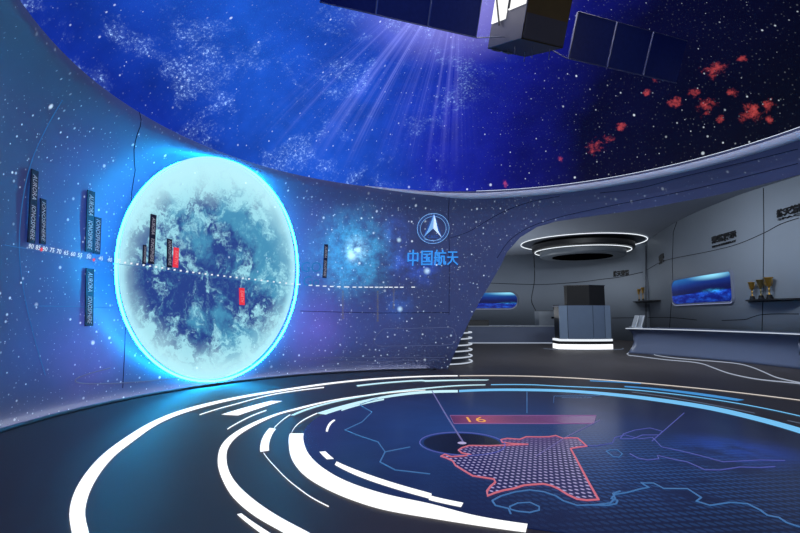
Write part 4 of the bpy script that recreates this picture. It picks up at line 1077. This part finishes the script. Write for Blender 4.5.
# ------------------------------------------------------------------ dark wall signs
def wall_sign(px0, px1, py0, py1, line, body, label, sub=None, hpx=8):
    a, na = vert_hit(px0, py0, line); b, nb = vert_hit(px1, py1, line)
    top, _ = vert_hit(px0, py0-hpx/2, line); bot, _ = vert_hit(px0, py0+hpx/2, line); t1, _ = vert_hit(px1, py1-hpx/2, line); b1, _ = vert_hit(px1, py1+hpx/2, line)
    hgt = ((top-bot).length + (t1-b1).length)/2
    ax = b-a; L = ax.length; ax.normalize(); up = Vector((0, 0, 1)); n_ = Vector((ax.y, -ax.x, 0)).normalized()
    if n_.dot(-a) < 0: n_ = -n_
    off = .03 + max(0, max((vert_hit(px0+(px1-px0)*s/6, py0+(py1-py0)*s/6, line)[0]-a).dot(n_) for s in range(7)))
    c = (a+b)/2; root = thing('wall_sign', c, label, 'sign', 'dark lettering signs on the side hall walls')
    V, Fs, w, h = text_mesh(body, 1.0, bold=.04)
    def put(V, Fs, w, h, L_, H_, dz, nm):
        n = len(V); vs = [c + ax*(v.x*L_/w) + up*(v.y*H_/h+dz) + n_*off for v in V] + [c + ax*(v.x*L_/w) + up*(v.y*H_/h+dz) + n_*(off-.025) for v in V]
        ed = {}
        for f in Fs:
            for i in range(len(f)):
                e = (f[i], f[(i+1) % len(f)]); ed[e] = 1
        fs = list(Fs) + [tuple(n+i for i in reversed(f)) for f in Fs] + [(e[0], e[1], n+e[1], n+e[0]) for e in ed if (e[1], e[0]) not in ed]
        mesh_obj(nm, vs, fs, M_dark, root, recalc=True)
    put(V, Fs, w, h, L, hgt, 0, 'lettering')
    bx = [c + ax*(s*L*.5) + up*(hgt*.62*t_) for t_ in (-1, 1) for s in (-1, 1)]
    if sub:
        V, Fs, w, h = text_mesh(sub, 1.0); put(V, Fs, w, h, L*.95, hgt*.24, -hgt*.74, 'small_lettering')
    for s in (-.45, .45):
        q = c + ax*(L*s); MB().box((q.x-.015, q.y-.015, q.z-.015), (q.x+.015, q.y+.015, q.z+.015)).build('wall_mount', M_dark, root)
wall_sign(613.5, 629.5, 274, 272.5, BACK, '航天荣誉', 'small dark lettering sign on the back wall right of the ring light', None, 6)
wall_sign(659.5, 664.5, 260.5, 257, RIGHT, '荣', 'tiny square dark sign at the far end of the right wall', None, 9)
wall_sign(712.5, 737, 241, 234, RIGHT, '荣誉展示', 'dark lettering sign above the wide seascape screen', 'HONORDISPLAY', 8.5)
wall_sign(777.5, 806, 214, 206, RIGHT, '航天精神', 'dark lettering sign high on the right wall above the trophy shelf', 'SPACE', 8.5)

# ------------------------------------------------------------------ shelves and trophies
M_shelf = simple('shelf_black', (26, 28, 33), .4); M_gold = simple('trophy_gold', (190, 150, 70), .28, .9); M_bronze = simple('trophy_bronze', (120, 108, 74), .3, .8)
M_tbase = simple('trophy_base', (24, 22, 22), .35)
def shelf(px0, px1, py, label, dep=.34):
    P = []
    N = 14
    for i in range(N+1):
        q, n_ = vert_hit(px0+(px1-px0)*i/N, py, RIGHT); P.append((q, n_))
    z = P[N//2][0].z; root = thing('trophy_shelf', P[N//2][0], label, 'shelf', 'black trophy shelves on the right wall')
    back = [(q.x+n_.x*.006, q.y+n_.y*.006, z-.03) for q, n_ in P]
    front = []
    for i, (q, n_) in enumerate(P):
        s = 2*i/N-1; d = dep*math.sqrt(max(.02, 1-s*s)); front.append((q.x+n_.x*d, q.y+n_.y*d, z-.03))
    MB().strip(back, front, .03).build('board', M_shelf, root)
    MB().strip([(x, y, z-.055) for x, y, _ in back], [(b[0]*.5+f[0]*.5, b[1]*.5+f[1]*.5, z-.055) for b, f in zip(back, front)], .025).build('bracket', M_dark, root)
    return z, P, dep
def make_trophy(label, mat):
    root = thing('trophy_cup', (0, 0, 0), label, 'trophy', 'trophy cups on the wall shelves')
    MB().lathe([(.075, .001), (.075, .03), (.06, .035), (.06, .07), (.05, .075)], (0, 0, 0), 20).build('base', M_tbase, root)
    MB().lathe([(.04, .076), (.02, .09), (.014, .13), (.024, .15), (.014, .17), (.02, .19)], (0, 0, 0), 20).build('stem', mat, root, True)
    MB().lathe([(.014, .191), (.028, .215), (.045, .26), (.07, .33), (.098, .375), (.102, .382), (.094, .378), (.06, .325), (.02, .235)], (0, 0, 0), 24).build('cup', mat, root, True)
    for s in (-1, 1):
        MB().tube([(s*x, 0, z) for x, z in ((.034, .235), (.07, .235), (.10, .27), (.112, .32), (.104, .352), (.085, .354))], .007, 6).build('handle', mat, root, True)
    return root
def copy_tree(o, label):
    c = o.copy(); COL.objects.link(c); c['label'] = label
    for ch in list(o.children):
        d = ch.copy(); COL.objects.link(d); d.parent = c
    return c
PROTO = {}
def trophy(px, label, mat, shelf_info, hpx, base_scale=.72):
    z, P, dep = shelf_info
    q, n_ = vert_hit(px, 290, RIGHT); q = q + n_*dep*.42
    if mat.name not in PROTO: PROTO[mat.name] = make_trophy(label, mat); r = PROTO[mat.name]
    else: r = copy_tree(PROTO[mat.name], label)
    s = hpx*q.y/F/.37; r.location = (q.x, q.y, z+.001); r.scale = (s*base_scale, s*base_scale, s)
    r.rotation_euler = (0, 0, math.atan2(n_.y, n_.x)+pi/2)
# (first one of each finish is built, the rest are copies)
sh1 = shelf(749, 806, 299, 'long black shelf with trophies near the picture\'s right edge', .36)
sh2 = shelf(636, 661, 301.5, 'short pointed black shelf with small trophies at the far end of the right wall', .6)
trophy(758.5, 'left of three trophies on the long shelf', M_gold, sh1, 17)
trophy(767.2, 'middle of three trophies on the long shelf', M_bronze, sh1, 19)
trophy(775.6, 'right of three trophies on the long shelf, with the widest cup', M_gold, sh1, 21)
trophy(642.3, 'left of two small trophies on the short pointed shelf', M_gold, sh2, 12, .5)
trophy(646.2, 'right of two small trophies on the short pointed shelf', M_gold, sh2, 13.5, .5)

# ------------------------------------------------------------------ ribbed column behind the screen wall's edge
cy = 10.2; rr_ = .85; cxr = at_depth(471.5, 350, cy).x - rr_
colm = thing('ribbed_light_column', (cxr, cy, 0), 'stacked white light ribs of a round column behind the screen wall edge', 'column')
MB().lathe([(rr_-.07, 0.001), (rr_-.07, ZC-.01)], (cxr, cy, 0), 64).build('core', simple('column_core', (60, 66, 78), .4), colm)
M_rib = emitter('rib_light', (190, 200, 215), .95)
for py in (332, 337.5, 343.5, 349, 355, 360.5):
    z = at_depth(468, py, cy).z
    if z > .03: MB().tube([(cxr+rr_*cos(a), cy+rr_*sin(a), z) for a in [2*pi*i/64 for i in range(64)]], .014, 6, True).build('light_rib', M_rib, colm, True)

# ------------------------------------------------------------------ spacecraft model hanging under the dome
O = Vector((1.1092, 4.0, 3.3811)); yaw, el, phi, pw, gap, lw, ln, ph = .3453, -.0032, .3784, .4515, .4834, .42, .585, .4007
w_ = Vector((cos(yaw)*cos(el), sin(yaw)*cos(el), sin(el))); n0 = Vector((0, 0, 1)).cross(w_).normalized(); u0 = w_.cross(n0)
n_ = n0*cos(phi) + u0*sin(phi); u_ = w_.cross(n_)
BH = .78
sat = thing('satellite_model', O, 'dark gold satellite model with two solar wings hanging under the star ceiling', 'satellite')
def L(a, b, c): return O + w_*a + n_*b + u_*c
def lbox(x0, x1, y0, y1, z0, z1): return [L(x, y, z) for z in (z0, z1) for x, y in ((x0, y0), (x1, y0), (x1, y1), (x0, y1))]
M_foil = simple('dark_gold_foil', (92, 74, 26), .45, .3, var=.25, sc=9); M_hull = simple('hull_dark', (58, 60, 72), .45, .3); M_under = simple('hull_under', (58, 54, 46), .5, .3)
fs6 = ((3, 2, 1, 0), (4, 5, 6, 7), (0, 1, 5, 4), (1, 2, 6, 5), (2, 3, 7, 6), (3, 0, 4, 7))
me_v = lbox(-lw/2, lw/2, -ln/2, ln/2, .0, BH)
body = mesh_obj('body', me_v, [tuple(f) for f in fs6], M_foil, sat, recalc=True)
body.data.materials.append(M_hull); body.data.materials.append(M_under)
for p in body.data.polygons:
    if p.normal.dot(w_) < -.9: p.material_index = 1
    if p.normal.dot(u_) < -.9: p.material_index = 2
bev = body.modifiers.new('edges', 'BEVEL'); bev.width = .008; bev.segments = 2
# white lit radiator windows on the left face
M_win = emitter('radiator_white', (255, 255, 255), 1.1)
def lw_panel(b0, b1, c0, c1):
    k = -lw/2
    MB().hexa([L(k-.012, b0, c0), L(k-.012, b1, c0), L(k+.002, b1, c0), L(k+.002, b0, c0), L(k-.012, b0, c1), L(k-.012, b1, c1), L(k+.002, b1, c1), L(k+.002, b0, c1)]).build('radiator_panel', M_win, sat)
lw_panel(-.27, -.01, .27, .60); lw_panel(.03, .27, .21, .55)
MB().tube([L(-lw/2-.017, .24, .42), L(-lw/2-.017, .10, .17)], .009, 6).build('strut', M_dark, sat)
MB().tube([L(-lw/2-.017, -.02, .28), L(-lw/2-.017, -.02, .6)], .012, 6).build('strut', M_dark, sat)
M_ant = simple('antenna_steel', (150, 150, 150), .35, .8)
for b, a, dz in ((-.12, .02, .09), (-.02, -.1, .06), (.1, .08, .08), (-.2, .14, .09), (.17, -.06, .04)):
    MB().tube([L(a, b, .0), L(a+.01, b, -dz)], .0035, 5).build('antenna', M_ant, sat)
for a in (-.14, -.02):
    MB().tube([L(a+.05*cos(x), .24+.018*sin(x), -.008) for x in [2*pi*i/24 for i in range(24)]], .005, 5, True).build('nozzle_ring', M_ant, sat, True)
M_cell = simple('solar_cell_blue', (44, 62, 128), .3, .1, .5, var=.2, sc=30); M_rim = simple('wing_rim', (120, 128, 150), .4, .6)
for s in (-1, 1):
    wing = MB()
    for i in range(3):
        a0 = s*(gap+i*pw+.006); a1 = s*(gap+(i+1)*pw-.006)
        MB().hexa(lbox(min(a0, a1), max(a0, a1), -.012, .012, .0, ph)).build('solar_panel', M_cell, sat)
        MB().tube([L(a0, -.015, .0), L(a0, -.015, ph)], .005, 5).build('wing_rib', M_rim, sat)
    MB().tube([L(s*gap, -.015, 0), L(s*(gap+3*pw), -.015, 0)], .0045, 5).build('wing_edge', M_rim, sat)
    MB().tube([L(s*gap, -.015, ph), L(s*(gap+3*pw), -.015, ph)], .0025, 5).build('wing_edge', M_rim, sat)
    MB().tube([L(s*lw/2, 0, .06), L(s*gap, 0, .0)], .0045, 6).build('wing_boom', M_rim, sat)
MB().hexa(lbox(-lw/2+.01, lw/2-.01, -ln/2-.01, -ln/2+.002, .01, .2)).build('side_panel', simple('panel_warm_grey', (80, 79, 74), .5, .1), sat)
top = L(0, 0, BH)
MB().tube([top, (top.x, top.y, 5.3)], .008, 6).build('hanging_rod', M_rim, sat)

# ------------------------------------------------------------------ lights
def area(name, loc, size, power, col=(1, 1, 1), rot=(0, 0, 0), shape='DISK', spread=pi):
    l = bpy.data.lights.new(name, 'AREA'); l.shape = shape; l.size = size; l.energy = power; l.color = col; l.spread = spread
    o = bpy.data.objects.new(name, l); COL.objects.link(o); o.location = loc; o.rotation_euler = rot; return o
area('ring_lamp_light', (lx, ly, ZC-.6), 2.2, 30, (.93, .97, 1))
def wash(th, r, z, target, power, w=1.8, h=.3):  # unseen fill lights added behind the round wall to brighten the alcove
    loc = Vector((WC.x+r*sin(th), WC.y+r*cos(th), z))
    o = area('added_alcove_fill', loc, w, power*.68, (.88, .94, 1), (Vector(target)-loc).to_track_quat('-Z', 'Y').to_euler(), 'RECTANGLE'); o.data.size_y = h
wash(.12, 5.6, 3.6, (2.0, 18.5, 1.3), 150)
wash(.70, 5.6, 3.6, (6.5, 15.5, 1.3), 170)
wash(1.05, 5.6, 3.6, (7.9, 10.2, 1.0), 60)
def spot(name, loc, target, power, ang=.6, col=(1, 1, 1)):
    l = bpy.data.lights.new(name, 'SPOT'); l.energy = power; l.spot_size = ang; l.spot_blend = .8; l.color = col; l.shadow_soft_size = .03
    o = bpy.data.objects.new(name, l); COL.objects.link(o); o.location = loc
    o.rotation_euler = (Vector(target)-Vector(loc)).to_track_quat('-Z', 'Y').to_euler(); return o
for px in (654, 660):
    q, nn = vert_hit(px, 300, RIGHT); b = q + nn*.12
    spot('shelf_uplight', (b.x, b.y, q.z+.02), (q.x+nn.x*.06, q.y+nn.y*.06, q.z+.9), 7, .5)
spot('added_spacecraft_fill', (-1.2, 1.2, 2.9), (1.1, 4.0, 3.6), 26, .8, (.9, .95, 1))  # unseen spot added to brighten the spacecraft's left side
area('added_back_uplight', (2.5, 18.6, .75), 2.5, 110, (.9, .95, 1), (pi, 0, 0))  # unseen upward fill added behind the counter for walls and ceiling
area('added_desk_uplight', (4.2, 15.9, .9), 1.2, 40, (.9, .95, 1), (pi, 0, 0))  # unseen upward fill added behind the desk
spot('added_spacecraft_fill', (3.9, 1.6, 2.9), (1.1, 4.0, 3.6), 10, .8, (1, .95, .85))  # second unseen spot added for the spacecraft's right side
# hall: unseen fill light added below the top of the dome
area('added_hall_fill', (WC.x, WC.y, 4.9), 3.2, 120, (1, .94, .86))

w = bpy.data.worlds.new('night'); S.world = w; w.use_nodes = True
w.node_tree.nodes['Background'].inputs[0].default_value = (.02, .03, .06, 1); w.node_tree.nodes['Background'].inputs[1].default_value = .3
S.cycles.max_bounces = 6
